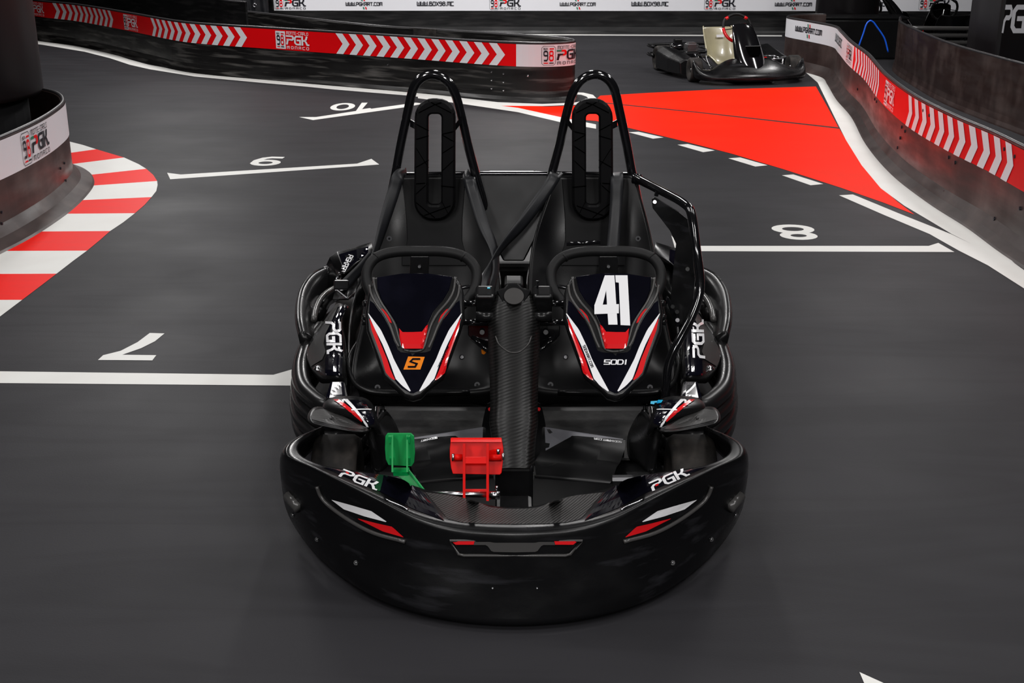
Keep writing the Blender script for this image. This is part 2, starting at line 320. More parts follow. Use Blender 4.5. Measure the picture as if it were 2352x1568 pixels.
paint('boundary_line', band([(1927, 449), (2030, 494), (2135, 538), (2202, 576), (2269, 610), (2352, 663), (2500, 760)], [(1959, 447), (2068, 492), (2184, 538), (2230, 560), (2300, 590), (2352, 621), (2500, 700)]), M_white)
paint('boundary_line', band([(1850, 166), (1878, 190), (1916, 268), (1943, 322), (1979, 380), (2023, 433), (2077, 473), (2131, 505), (2186, 538), (2270, 580), (2352, 625)],
                            [(1862, 160), (1900, 181), (1922, 210), (1958, 272), (2001, 339), (2050, 397), (2122, 451), (2202, 500), (2291, 567), (2330, 605), (2352, 621)]), M_white)
paint('boundary_line', [[(620, 76), (900, 77), (1796, 81), (1796, 84), (900, 80), (620, 79)]], M_white)
# ---------------- barriers ----------------
class Path:
    def __init__(s, P, n=8, side=1):
        s.P = catmull([(x, y, 0) for x, y in P], n); s.S = [0]
        for i in range(1, len(s.P)): s.S.append(s.S[-1]+(s.P[i]-s.P[i-1]).length)
        s.side = side; s.L = s.S[-1]
        s.N = []
        for i in range(len(s.P)):
            t = (s.P[min(i+1, len(s.P)-1)]-s.P[max(i-1, 0)]).normalized(); s.N.append(V((t.y, -t.x, 0))*side)
    def at(s, d, z, off=0):
        d = min(max(d, 0), s.L-1e-6)
        for i in range(len(s.S)-1):
            if s.S[i+1] >= d: break
        t = (d-s.S[i])/(s.S[i+1]-s.S[i]); n = s.N[i].lerp(s.N[i+1], t)
        p = s.P[i].lerp(s.P[i+1], t)+n*off; return V((p.x, p.y, z))
    def px(s, x, z=.45, lo=0, hi=None):     # distance along the path seen at image column x
        best = (1e9, 0); n = 900; hi = hi or s.L
        for k in range(n+1):
            d = lo+(hi-lo)*k/n; p = s.at(d, z); q = p.y*math.cos(T)-(z-H)*math.sin(T)
            if q < .5: continue
            e = abs(1176+F*p.x/q-x)
            if e < best[0]: best = (e, d)
        return best[1]
    def sweep(s, prof, mb, m=0, closed=True, d0=0, d1=None):
        d1 = s.L if d1 is None else d1; ds = [d0]+[q for q in s.S if d0+.01 < q < d1-.01]+[d1]
        rows = [[s.at(d, z, o) for o, z in prof] for d in ds]
        mb.grid(rows, m, closed)
        if closed: n = len(prof); b = len(mb.v)-n*len(ds); mb.f += [tuple(b+i for i in range(n)), tuple(len(mb.v)-1-i for i in range(n))]; mb.m += [m, m]
def barrier(label, P, side=1, h=.56, foot=.04, board=M_board, name='track_barrier', rim=True, grp=None, thick=.03, curve=8, seams=0):
    p = Path(P, curve, side); r0 = p.P[len(p.P)//2]
    e = empty(name, (r0.x, r0.y, 0), label, 'barrier', grp)
    mb = MB(); p.sweep([(foot, 0), (foot*.9, .012), (foot*.35, .045), (0, .1), (0, h-.01), (-.008, h), (-thick+.008, h), (-thick, h-.01), (-thick, 0)], mb)
    mb.build('board', board, e, smooth=False, mods=[])
    if rim:
        mb = MB(); mb.tube([p.at(d, h-.004, -.012) for d in p.S], .014, 8); mb.build('rim', M_rim, e, smooth=True)
    return e, p
def chevrons(mb, p, d0, d1, n, z0, z1, m, off=.006, shift=None):
    pitch = (d1-d0)/(n+.3); sh = shift or (z1-z0)*.42; zm = (z0+z1)/2
    for i in range(n):
        a = d0+i*pitch; w_ = pitch*.52
        for zA, zB in ((z0, zm), (zm, z1)):
            sA = sh if zA == zm else 0; sB = sh if zB == zm else 0; rows = []
            for k in range(4):
                t = k/3; s_ = sA+(sB-sA)*t; rows.append([p.at(a+s_-sh*.6, zA+(zB-zA)*t, off), p.at(a+s_-sh*.6+w_, zA+(zB-zA)*t, off)])
            mb.grid(rows, m)
def rectb(mb, p, d0, d1, z0, z1, m, off):
    n = max(1, int((d1-d0)/.06)); mb.grid([[p.at(d0+(d1-d0)*k/n, z0, off), p.at(d0+(d1-d0)*k/n, z1, off)] for k in range(n+1)], m)
def logo(mb, p, d0, z0, hgt, mw, mk, mr, mg, on_red, off=.006):   # badge with 98 and the lettering; z0 lower edge, hgt total height
    bw = hgt*.74; W_ = hgt*1.62
    f = lambda ox, oz, sx, sy: (lambda u, v: p.at(d0+ox+u*sx, z0+oz+v*sy, off+.003))
    if on_red: rectb(mb, p, d0, d0+bw, z0, z0+hgt, mw, off)
    else:
        seg2([[(0, .1*hgt), (.1*hgt, 0), (bw-.1*hgt, 0), (bw, .1*hgt), (bw, .9*hgt), (bw-.1*hgt, hgt), (.1*hgt, hgt), (0, .9*hgt), (0, .1*hgt)]], hgt*.02, lambda u, v: p.at(d0+u, z0+v, off), mb, mk, .1)
    seg2(GL['9'], .26, f(bw*.16, hgt*.25, bw*.28, hgt*.34), mb, mk); seg2(GL['8'], .26, f(bw*.56, hgt*.25, bw*.28, hgt*.34), mb, mr)
    text('BOX', f(bw*.14, hgt*.82, bw*.08, hgt*.06), mb, .3, mk)
    rectb(mb, p, d0+bw*.56, d0+bw*.88, z0+hgt*.83, z0+hgt*.89, mr, off+.003)
    rectb(mb, p, d0+bw*.14, d0+bw*.46, z0+hgt*.09, z0+hgt*.14, mr, off+.003); rectb(mb, p, d0+bw*.54, d0+bw*.86, z0+hgt*.09, z0+hgt*.14, mk, off+.003)
    c = mw if on_red else mk; x = bw+hgt*.12
    s1 = W_/twidth('MONTE-CARLO'); text('MONTE-CARLO', f(x, hgt*.84, s1, hgt*.11), mb, .2, c)
    for i, st in enumerate(PGKG): seg2([st], .27, f(x, hgt*.30, W_/3.4, hgt*.33), mb, c if on_red else (mg if i == 0 else mr if i == 3 else c))
    s3 = W_/twidth('MONACO', .9); text('MONACO', f(x, hgt*.03, s3, hgt*.10), mb, .24, c, .9)
BM = [M_vw, M_vr, M_vk, M_vg]
Z0, Z1 = .335, .545
# island in the middle distance
isl = [(-9.2, 20.2), (-7.9, 19.1), (-6.72, 17.87), (-5.9, 17.1), (-4.78, 15.68), (-3.9, 14.5), (-3.4, 14.05), (-2.75, 13.66), (-1.9, 13.15), (-1.05, 12.66), (-.42, 12.25), (.0, 12.02), (.3, 11.96), (.52, 12.03), (.62, 12.2), (.5, 12.48), (.0, 12.87), (-.87, 13.46), (-1.4, 13.8), (-2.05, 14.45), (-3.0, 15.52), (-4, 16.6)]
e, p = barrier('long black barrier with red chevron band and rounded end behind the twin kart', isl, 1, board=M_boards)
dend = p.S[14*8]; mb = MB(); X = lambda px: p.px(px, .45, 0, dend)
rectb(mb, p, .3, X(1186), Z0, Z1, 1, .003); rectb(mb, p, X(1186), p.S[16*8], Z0, Z1, 0, .003)
chevrons(mb, p, X(128), X(268), 11, Z0, Z1, 0); chevrons(mb, p, X(352), X(584), 11, Z0, Z1, 0); chevrons(mb, p, X(782), X(1184), 12, Z0, Z1, 0)
for px in (68, 285, 633): logo(mb, p, X(px), Z0+.012, .185, 0, 2, 1, 3, True)
logo(mb, p, X(1244), Z0+.015, .18, 0, 2, 1, 3, False)
mb.build('printed_band', BM, e)
def bolts(e, p, L, m=M_rub, r=.009):
    for px, z in L:
        d = p.px(px, z, 0, dend if p is PI_ else None); mb = MB(); c = p.at(d, z, .006); n = p.at(d, z, 1)-p.at(d, z, 0); n.z = 0
        mb.lathe([(-.01, 0), (-.01, r), (.004, r), (.006, 0)], (0, 0, 0), 'Y', 10, ang=0)
        a = math.atan2(n.x, n.y) if True else 0; R = Matrix.Rotation(math.atan2(-n.x, n.y), 3, 'Z'); mb.v = [R @ v+c for v in mb.v]
        mb.build('bolt', m, e)
PI_ = p
bolts(e, p, [(1130, .27), (1157, .26), (1130, .19), (1157, .18), (1130, .11), (1157, .1), (1211, .25), (1211, .05), (890, .26), (890, .05)], M_chr)
fix = MB().box(p.at(p.px(975, .5, dend), .49, .0), (.36, .07, .14), math.radians(-33)).build('joint_plate', M_rub, e)
# inner dark sheet behind the island
e, p2 = barrier('tall plain dark barrier sheet with a curved end behind the chevron barrier on the left', [(-11, 22.0), (-8.5, 20.2), (-6.2, 18.3), (-4.6, 16.4), (-3.7, 15.5), (-3.35, 15.05), (-3.15, 14.9)], 1, h=.74, board=M_board)
# far barrier with the banner
far = [(-3.62, 19.02), (-2, 19.0), (2, 18.95), (6, 18.9), (10, 18.85)]
e, p = barrier('straight black barrier with a white lettered banner across the far end', far, 1, board=M_board, foot=.03)
mb = MB(); rectb(mb, p, .03, p.L-.1, Z0, Z1, 0, .003)
def www(s, px0, px1, zc, m=2, tick=False):
    a, b = p.px(px0, Z0), p.px(px1, Z0); sc = (b-a)/twidth(s)
    text(s, lambda u, v: p.at(a+u*sc, zc+v*sc, .008), mb, .3, m)
    if tick:
        c = (a+b)/2
        for dz in (-.055, .065):
            for j, mm in ((-.022, 3), (.012, 1)):
                mb.add([p.at(c+j-dz*.2, zc+dz, .008), p.at(c+j+.018-dz*.2, zc+dz, .008), p.at(c+j+.008-dz*.2, zc+dz+.035, .008), p.at(c+j-.01-dz*.2, zc+dz+.035, .008)], [(0, 1, 2, 3)], mm)
for px0, px1, s in ((795, 878, 'WWW.PGKART.COM'), (958, 1041, 'WWW.BOX98.MC'), (1286, 1368, 'WWW.PGKART.COM'), (1450, 1533, 'WWW.BOX98.MC'), (1780, 1862, 'WWW.PGKART.COM'), (1948, 2031, 'WWW.BOX98.MC')):
    www(s, px0, px1, .41, 2, 'KART' in s)
for px in (633, 1125, 1617, 2110): logo(mb, p, p.px(px, Z0), Z0+.015, .185, 0, 2, 1, 3, False)
mb.build('printed_band', BM, e)
# S-curved barrier on the right
rb = [(3.85, 15.45), (3.6, 15.42), (3.38, 15.25), (3.28, 14.95), (3.42, 14.4), (3.54, 13.8), (3.46, 13.2), (3.28, 12.1), (3.14, 11.0), (2.9, 9.65), (2.76, 8.5), (2.73, 7.6), (2.75, 6.95), (2.74, 6.3), (2.78, 5.5), (2.9, 4.6)]
e, p = barrier('S-curved black barrier with white lettering and red chevrons running along the right', rb, 1, board=M_board2, foot=.09)
PR = p; mb = MB(); dl = p.S[3*8-4]; X = lambda px: p.px(px, .45, dl)
rectb(mb, p, dl-.8, X(1961), Z0, Z1, 0, .003); rectb(mb, p, X(1961), p.L-.05, Z0, Z1, 1, .003)
chevrons(mb, p, X(1966), X(2024), 11, Z0, Z1, 0); chevrons(mb, p, X(2088), X(2348), 11, Z0, Z1, 0, shift=.07)
a, b = X(1828), X(1888); sc = (b-a)/twidth('WWW.PGKART.COM'); text('WWW.PGKART.COM', lambda u, v: p.at(a+u*sc, .43+v*sc, .008), mb, .3, 2)
c = (a+b)/2
for dz in (-.06, .055):
    for j, mm in ((-.03, 3), (.015, 1)): mb.add([p.at(c+j, .43+dz, .008), p.at(c+j+.02, .43+dz, .008), p.at(c+j+.01, .47+dz, .008), p.at(c+j-.01, .47+dz, .008)], [(0, 1, 2, 3)], mm)
a, b = X(1920), X(1934); sc = (b-a)/twidth('WWW.BOX98.MC'); text('WWW.BOX98.MC', lambda u, v: p.at(a+u*sc, .42+v*sc, .008), mb, .3, 2)
logo(mb, p, X(1946), Z0+.02, .17, 0, 2, 1, 3, False); logo(mb, p, X(2034), Z0+.012, .185, 0, 2, 1, 3, True)
mb.build('printed_band', BM, e)
for i, (px, z) in enumerate([(2010, .3), (2014, .3), (2072, .3), (2079, .29), (2068, .22), (2180, .3), (2195, .29), (2344, .24), (2170, .08), (2062, .14), (2122, .5), (2136, .49), (2308, .5), (2333, .49), (1970, .2), (2285, .1)]):
    d = p.px(px, z, dl); mbb = MB(); mbb.lathe([(-.01, 0), (-.01, .011), (.002, .011), (.004, 0)], (0, 0, 0), 'X', 10); cc = p.at(d, z, .006); n = (p.at(d, z, 1)-p.at(d, z, 0))
    R = Matrix.Rotation(math.atan2(n.y, n.x), 3, 'Z'); mbb.v = [R @ v+cc for v in mbb.v]; mbb.build('bolt', M_vk, e)
# second sheet on the right
e, p = barrier('plain scuffed black barrier sheet, browned by painted red reflections, with a pale top edge behind the S-curved barrier', [(4.62, 15.0), (4.42, 14.3), (4.28, 13.2), (4.18, 11.9), (4.2, 10.8), (4.23, 10.2), (4.3, 8.5), (4.45, 6.5)], 1, board=M_board2, foot=.02)
# rounded barrier around the left column
lb = [(-4.6, 5.0), (-3.6, 5.15), (-3.05, 5.75), (-2.88, 6.5), (-2.85, 7.2), (-2.9, 7.8), (-3.0, 8.25), (-3.22, 8.66), (-3.6, 8.95), (-4.1, 9.05), (-4.8, 8.9), (-5.2, 8.3)]
e, p = barrier('rounded black barrier with a white lettered band wrapped around the left column', lb, 1, board=M_board2, foot=.13)
PL = p; mb = MB(); rectb(mb, p, .1, p.L-.1, Z0, Z1, 0, .003)
d98 = p.px(50, .42, 0, p.S[7*8]); logo(mb, p, d98, Z0+.012, .185, 0, 2, 1, 3, False)
mb.build('printed_band', BM, e)
for px, z in ((134, .29), (144, .29), (138, .2), (147, .21), (150, .1), (142, .08), (153, .24), (3, .16), (3, .1)):
    d = p.px(px, z, 0, p.S[7*8]); mbb = MB(); mbb.lathe([(-.01, 0), (-.01, .008), (.002, .008), (.004, 0)], (0, 0, 0), 'X', 10); cc = p.at(d, z, .006); n = (p.at(d, z, 1)-p.at(d, z, 0))
    R = Matrix.Rotation(math.atan2(n.y, n.x), 3, 'Z'); mbb.v = [R @ v+cc for v in mbb.v]; mbb.build('bolt', M_vk, e)
# ---------------- columns ----------------
def column(loc, r, label, z0=0., seam=()):
    e = empty('padded_column', loc, label, 'column')
    mb = MB().lathe([(0, 0), (0, r*.85), (4.2, r*.85), (4.2, 0)], loc, 'Z', 32); mb.build('shaft', M_wall, e, smooth=False)
    prof = [(z0, r*.95), (z0, r-.02), (z0+.03, r)]
    for s_ in seam: prof += [(s_-.02, r), (s_, r-.02), (s_+.02, r)]
    prof += [(4.15, r), (4.18, r-.02)]
    MB().lathe(prof, loc, 'Z', 64).build('padding', M_pad, e, smooth=True, mods=[])
column((-3.83, 8.12, 0), .70, 'wide dark padded column standing inside the rounded barrier at the left', .60)
column((4.36, 16.4, 0), .40, 'black padded column with a seam behind the left end of the S-curved barrier', .05, (.33,))
# post with lettering
e = empty('padded_post', (4.92, 11.9, 0), 'square black post with white lettering at the right edge of the picture', 'post')
MB().box((4.92, 11.9, 2.1), (.9, .8, 4.18)).build('post_padding', M_pad, e, mods=[BEV(.03)])
mb = MB(); sc = .13
seg2(PGKH, .28, lambda u, v: V((4.50+(u*.45 if u < 1.2 else u-.66)*sc, 11.495, .715+v*.155)), mb); mb.build('lettering', M_vw, e)
# black case and blue hose
e = empty('equipment_case', (4.38, 15.78, 0), 'black case standing in the gap behind the S-curved barrier', 'case')
MB().box((4.38, 15.78, .24), (1.06, .4, .48)).build('case_body', M_sat, e, mods=[BEV(.02)])
MB().box((4.38, 15.78, .50), (1.08, .42, .03)).build('lid', M_sat, e, mods=[BEV(.008)])
hp = [GY(x, y, 14.1) for x, y in ((1965, 132), (1970, 115), (1974, 102), (1983, 77), (1990, 56), (1998, 48), (2006, 51), (2015, 63), (2025, 77), (2033, 92), (2040, 120))]
hp = [V((hp[0].x, 14.1, .008))]+[V((q.x, q.y, max(q.z, .008))) for q in hp]
tag(MB().tube(catmull(hp, 5), .009, 8).build('hose', M_blue, smooth=True), 'bright blue hose looping up in the gap between the two right-hand barriers', 'hose')
# tarpaulin with eyelets at the end of the far barrier
e = empty('tarpaulin', (-3.95, 18.7, 0), 'folded black tarpaulin with two metal eyelets at the left end of the far banner', 'tarpaulin')
rows = []
for i in range(25):
    x = -4.3+i*.68/24
    rows.append([V((x, 18.72+.035*math.sin(i*1.3+z*3), z)) for z in [.0, .15, .3, .45, .6, .75, .85]])
MB().grid(rows).build('sheet', M_belt, e, smooth=True, mods=[SOL(.01)])
for y_ in (12, 31):
    c = GY(585, y_, 18.66); MB().tube([c+V((math.cos(a)*.024, 0, math.sin(a)*.024)) for a in [k*math.pi/8 for k in range(16)]], .009, 6, True).build('eyelet', M_chr, e, smooth=True)
#SPLIT
# ---------------- twin-seat kart (built in its own space, middle x = 0) ----------------
KO = V((0, 3.6, 0))
kart = empty('twin_seat_kart', (.0062, 3.6, 0), 'large glossy black twin-seat rental kart numbered 41, facing the viewer in the middle', 'go-kart', None, KO)
def m_(P): return [(2362-x, y) for x, y in P]
class Cast:
    def __init__(s, obs):
        bpy.context.view_layer.update(); dg = bpy.context.evaluated_depsgraph_get(); vv = []; ff = []
        for o in obs:
            ev = o.evaluated_get(dg); me = ev.to_mesh(); b = len(vv); o0 = ORG.get(o.parent.name, V()) if o.parent else V()
            vv += [v.co+o0 for v in me.vertices]; ff += [tuple(b+i for i in p.vertices) for p in me.polygons]; ev.to_mesh_clear()
        s.t = BVHTree.FromPolygons(vv, ff); s.last = V((0, 3.3, .3)); s.off = .0012
    def __call__(s, px, py, off=None):
        o = V((0, 0, H)); r = ray(px-5, py).normalized(); loc, n, i, d = s.t.ray_cast(o, r)
        if loc is None: return o+r*(s.last-o).length
        s.last = loc
        if n.dot(r) > 0: n = -n
        return loc+n*(s.off if off is None else off)
def resamp(A, n):
    A = [V((x, y, 0)) for x, y in A]; L_ = [0]
    for i in range(1, len(A)): L_.append(L_[-1]+(A[i]-A[i-1]).length)
    out = []
    for k in range(n+1):
        d = L_[-1]*k/n
        for i in range(len(L_)-1):
            if L_[i+1] >= d-1e-9: break
        t = (d-L_[i])/max(1e-9, L_[i+1]-L_[i]); out.append(A[i].lerp(A[i+1], t))
    return out
def strip(c, A, B, mb, m=0, n=16, k=5, off=None):
    A = resamp(A, n); B = resamp(B, n)
    mb.grid([[c(*(A[i].lerp(B[i], j/k))[:2], off) for j in range(k+1)] for i in range(n+1)], m)
def ltext(c, s, p0, ux, uy, wd, mb, m=0, strokes=None, off=.0018, **k):    # lettering on a surface: p0 image corner, ux / uy image vectors for one unit right / up
    f = lambda u, v: c(p0[0]+ux[0]*u+uy[0]*v, p0[1]+ux[1]*u+uy[1]*v, off)
    if strokes: seg2(strokes, wd, f, mb, m, .2)
    else: text(s, f, mb, wd, m, **k)
def mir(name, f, m, **k):                  # a left part and its mirrored twin
    for sgn in (1, -1):
        mb = f()
        if sgn < 0: mb.v = flip(mb.v); mb.f = [t[::-1] for t in mb.f]
        o = mb.build(name, m, kart, **k)
        if sgn > 0: L_ = o
    return L_, o
def ringwheel(c, r, w_, ang=0, name='wheel', par=None, hub=.06):
    mb = MB().lathe([(-w_*.32, hub), (-w_*.44, r*.62), (-w_*.5, r*.8), (-w_*.47, r*.93), (-w_*.36, r), (w_*.36, r), (w_*.47, r*.93), (w_*.5, r*.8), (w_*.44, r*.62), (w_*.32, hub)], (0, 0, 0), 'X', 40)
    R = Matrix.Rotation(ang, 3, 'Z'); mb.v = [R @ v+V(c) for v in mb.v]; t = mb.build('tyre', M_rub, par, smooth=True)
    m2 = MB().lathe([(-w_*.34, 0), (-w_*.34, hub*.5), (-w_*.2, hub*.6), (-w_*.2, r*.5), (-w_*.4, r*.6), (-w_*.4, r*.64), (w_*.4, r*.64), (w_*.4, r*.6), (w_*.2, r*.5), (w_*.2, hub*.6), (w_*.34, hub*.5), (w_*.34, 0)], (0, 0, 0), 'X', 28)
    m2.v = [R @ v+V(c) for v in m2.v]; rm = m2.build('rim', M_alu if par is not kart else M_gloss, t, smooth=True)
    return t
# --- front bumper ---
ST = [  # (deck back, deck mid, crest, upper front, middle, lip, bottom) as image point and height
 [(743, 984, .29), (744, 979, .297), (745, 976, .30), (744, 978, .27), (742, 986, .25), (743, 994, .22), (745, 1002, .19)],
 [(700, 1007, .335), (695, 1003, .342), (688, 1000, .345), (678, 1002, .33), (672, 1012, .28), (682, 1026, .24), (700, 1045, .19)],
 [(682, 1020, .35), (667, 1016, .358), (652, 1020, .36), (641, 1030, .345), (638, 1048, .30), (641, 1072, .23), (646, 1100, .12)],
 [(684, 1046, .345), (668, 1046, .352), (652, 1049, .36), (644, 1062, .33), (641, 1085, .265), (647, 1140, .14), (650, 1165, .06)],
 [(735, 1070, .325), (715, 1068, .335), (699, 1061, .35), (690, 1072, .325), (684, 1122, .23), (690, 1215, .09), (692, 1240, .035)],
 [(808, 1079, .305), (790, 1092, .31), (772, 1100, .335), (765, 1108, .305), (755, 1180, .19), (762, 1290, .075), (765, 1318, .03)],
 [(900, 1091, .275), (890, 1118, .275), (874, 1142, .30), (868, 1160, .272), (850, 1238, .17), (862, 1352, .065), (862, 1380, .02)],
 [(974, 1128, .25), (965, 1155, .25), (955, 1184, .275), (950, 1205, .25), (940, 1272, .165), (958, 1380, .065), (958, 1412, .02)],
 [(1050, 1136, .243), (1045, 1165, .243), (1045, 1205, .262), (1045, 1226, .24), (1043, 1290, .165), (1030, 1374, .08), (1050, 1429, .02)],
 [(1125, 1164, .242), (1120, 1178, .243), (1120, 1211, .258), (1120, 1231, .236), (1120, 1295, .165), (1118, 1373, .085), (1120, 1435, .02)],
 [(1181, 1165, .242), (1181, 1180, .243), (1181, 1212, .258), (1181, 1233, .236), (1181, 1297, .165), (1181, 1373, .085), (1181, 1437, .02)]]
rows = [[K(*p) for p in r] for r in ST]
rows += [flip(r) for r in rows[-2::-1]]
bump = MB().grid(rows).build('front_bumper', M_plas, kart, smooth=True, mods=[SUB(2), SOL(.006)])
cb = Cast([bump])
def sub(name, mb, m, par, **k): return mb.build(name, m, par, **k)
# deck stickers
mb = MB(); A = [(977, 1131), (1022, 1136), (1050, 1140), (1090, 1150), (1130, 1168), (1181, 1169)]; A = A+m_(A[:-1])[::-1]; B = [(1028, 1192), (1060, 1200), (1110, 1203), (1181, 1204)]; B = B+m_(B[:-1])[::-1]
strip(cb, A, B, mb, n=40, k=8); sub('carbon_deck', mb, M_carb, bump)
for f in (lambda P: P, m_):
    mb = MB(); strip(cb, f([(739, 1073), (805, 1083), (890, 1092), (925, 1100), (972, 1131)]), f([(765, 1083), (800, 1098), (874, 1130), (950, 1170), (1020, 1196)]), mb, n=24, k=5); sub('deck_sticker', mb, M_sk, bump)
    mb = MB(); strip(cb, f([(762, 1147), (802, 1158), (853, 1173), (888, 1197)]), f([(764, 1149), (790, 1169), (840, 1186), (886, 1198)]), mb); sub('white_flash_sticker', mb, M_sw, bump)
    mb = MB(); strip(cb, f([(822, 1190), (865, 1201), (901, 1209), (927, 1233)]), f([(824, 1192), (850, 1205), (880, 1220), (925, 1233)]), mb); sub('red_flash_sticker', mb, M_sr, bump)
    mb = MB(); mb.tube(catmull([cb(*q, .004) for q in f([(729, 1116), (738, 1138), (757, 1160), (805, 1195), (861, 1224), (931, 1243)])], 5), [.002]+[.0065]*24+[.004], 8) if False else mb.tube(catmull([cb(*q, .003) for q in f([(729, 1116), (738, 1138), (757, 1160), (805, 1195), (861, 1224), (931, 1243)])], 5), .0055, 8); sub('fin', mb, M_edge, bump, smooth=True)
    mb = MB(); mb.tube(catmull([cb(*q, .002) for q in f([(885, 1148), (918, 1162), (936, 1172)])], 4), .003, 6); sub('edge_strip', mb, M_chr, bump, smooth=True)
    mb = MB(); strip(cb, f([(1036, 1240), (1050, 1241), (1090, 1241)]), f([(1047, 1249), (1060, 1249), (1088, 1249)]), mb, n=6, k=2, off=.006); sub('red_inlay', mb, M_sr, bump)
    # hole-like round recess with a roller and bolts
    mb = MB(); a, b = cb(*f([(664, 1136)])[0], .004), cb(*f([(690, 1166)])[0], .004); mb.tube([a, b], .016, 12); sub('bumper_roller', mb, M_edge, bump, smooth=True)
    for q in ((673, 1182), (729, 1238), (818, 1292)):
        c = cb(*f([q])[0], .001); d = (V((0, 0, H))-c).normalized(); mb = MB(); mb.tube([c-d*.004, c+d*.002], .007, 8); sub('bolt_seat', mb, M_gloss, bump); mb = MB(); mb.tube([c, c+d*.004], [.0035, .0015], 8); sub('bolt', mb, M_chr, bump, smooth=True)
for q in ((1131, 1350), (1233, 1350)):
    c = cb(*q, .001); mb = MB(); mb.tube([c, c+V((0, -.004, .002))], .002, 6); sub('bolt', mb, M_chr, bump)
# PGK lettering on the two deck stickers
mb = MB(); ltext(cb, '', (779, 1094), (24.5, 9.2), (7, -11), .26, mb, 0, PGKH, .002); sub('lettering', mb, M_sw, bump)
mb = MB(); ltext(cb, '', (1500, 1127), (24.0, -10.5), (-7, -12), .26, mb, 0, PGKH, .002); sub('lettering', mb, M_sw, bump)
for q0, q1 in (((793, 1084), (800, 1087)), ((1505, 1115), (1512, 1112))):
    mb = MB(); strip(cb, [q0, q1], [(q0[0]+1, q0[1]+4), (q1[0]+1, q1[1]+4)], mb, n=2, k=1, off=.003); sub('red_accent', mb, M_sr, bump)
# grille inlay on the nose
mb = MB(); P = [(1034, 1240), (1328+8, 1240), (1308, 1271), (1297, 1274), (1066, 1274), (1054, 1271)]
n0 = (cb(1181, 1245)-cb(1181, 1270)).cross(V((1, 0, 0))).normalized()
if n0.y > 0: n0 = -n0
Q = [cb(*q, .002) for q in P]; frame = [cb(*q, .006) for q in P]
mb = MB(); mb.tube([q for q in frame], .004, 8, True); sub('grille_frame', mb, M_edge, bump, smooth=True)
mb = MB(); strip(cb, [(1090, 1243), (1125, 1243), (1135, 1245), (1181, 1245), (1228, 1245), (1237, 1243), (1272, 1243)], [(1088, 1250), (1118, 1250), (1130, 1266), (1181, 1267), (1232, 1266), (1244, 1250), (1274, 1250)], mb, n=30, k=3, off=.005); sub('grille_plate', mb, M_edge, bump)
# --- front wheels, rear wheels ---
for s_ in (-1, 1):
    ringwheel((s_*.533, 3.34, .133), .133, .135, 0, par=kart, hub=.03); ringwheel((s_*.62, 4.66, .14), .14, .2, 0, par=kart, hub=.03)
    MB().tube([(s_*.3, 3.36, .12), (s_*.5, 3.34, .133)], .014, 8).build('stub_axle', M_chr, kart)
MB().tube([(-.6, 4.66, .14), (.6, 4.66, .14)], .02, 12).build('rear_axle', M_chr, kart, smooth=True)
# --- floor pan and frame ---
bt = [V((r[6].x*.96, r[6].y+.03, .028)) for r in rows[3:-3]]; bt = [V((bt[0].x*.8, 3.45, .028))]+bt+[V((bt[-1].x*.8, 3.45, .028))]
MB().slab(bt, (0, 0, .006)).build('undertray_light_block', M_foam, kart)  # unseen tray added to stop light leaking under the bumper
mb = MB().box((0, 3.60, .045), (.96, .98, .012)); mb.build('floor_pan', M_foam, kart)
for s_ in (-1, 1):
    MB().tube(catmull([(s_*.36, 2.95, .075), (s_*.42, 3.3, .07), (s_*.46, 3.7, .07), (s_*.5, 4.1, .07), (s_*.5, 4.75, .09)], 4), .016, 10).build('frame_rail', M_gloss, kart, smooth=True)
    MB().add([(s_*.08, 3.62, .062), (s_*.44, 3.62, .062), (s_*.46, 4.0, .07), (s_*.08, 4.0, .07)], [(0, 1, 2, 3)]).build('floor_mat', M_mat_, kart, mods=[SOL(.008, 1)])
    MB().tube(catmull([K(1181-s_*60, 924, .13), K(1181-s_*200, 923, .13), K(1181-s_*345, 922, .13)], 3), .017, 10).build('cross_tube', M_gloss, kart, smooth=True)
    c = K(1181-s_*300, 943, .10); mb = MB(); mb.lathe([(0, .017), (.012, .017), (.014, .011), (.024, .011), (.026, .006), (.042, .005), (.044, 0)], c-V((0, 0, .02)), 'Z', 12); mb.build('bolt', M_chr, kart, smooth=True)
MB().tube([(-.5, 4.8, .16), (.5, 4.8, .16)], .02, 10).build('rear_tube', M_gloss, kart, smooth=True)
# ramps behind the pedals
def ramp():
    r = [[K(1112, 978, .15), K(925, 1006, .15)], [K(1130, 1000, .125), K(926, 1030, .12)], [K(1137, 1040, .09), K(937, 1062, .085)], [K(1135, 1056, .085), K(945, 1072, .08)], [K(1130, 1090, .06), K(955, 1103, .06)], [K(1135, 1100, .045), K(965, 1114, .045)]]
    rr = [[a.lerp(b, t) for t in (0, .25, .5, .75, 1)] for a, b in r]
    rr.insert(0, [V((p.x, p.y+.03, .05)) for p in rr[0]]); return MB().grid(rr)
ra, rb_ = mir('foot_ramp', ramp, M_sat, smooth=True, mods=[('BEVEL', dict(width=.006, segments=2, limit_method='ANGLE'))])
cr = Cast([ra, rb_])
for f, t0, ux, uy in ((lambda P: P, (1001, 1002), (-3.0, .22), (0, -2.2)), (m_, (1350, 1008), (3.0, .34), (0, -2.2))):
    mb = MB(); strip(cr, f([(1110, 981), (1030, 993), (930, 1008)]), f([(1108, 1035), (1045, 1000), (930, 1010)]), mb, n=16, k=4); sub('grey_sticker', mb, M_vgrey, ra if f is not m_ else rb_)
mb = MB(); ltext(cr, 'SODIKART.COM', (1428, 1013), (-4.4, -.55), (.2, 2.6), .3, mb, 0, None, .002); sub('lettering', mb, M_sw, rb_)
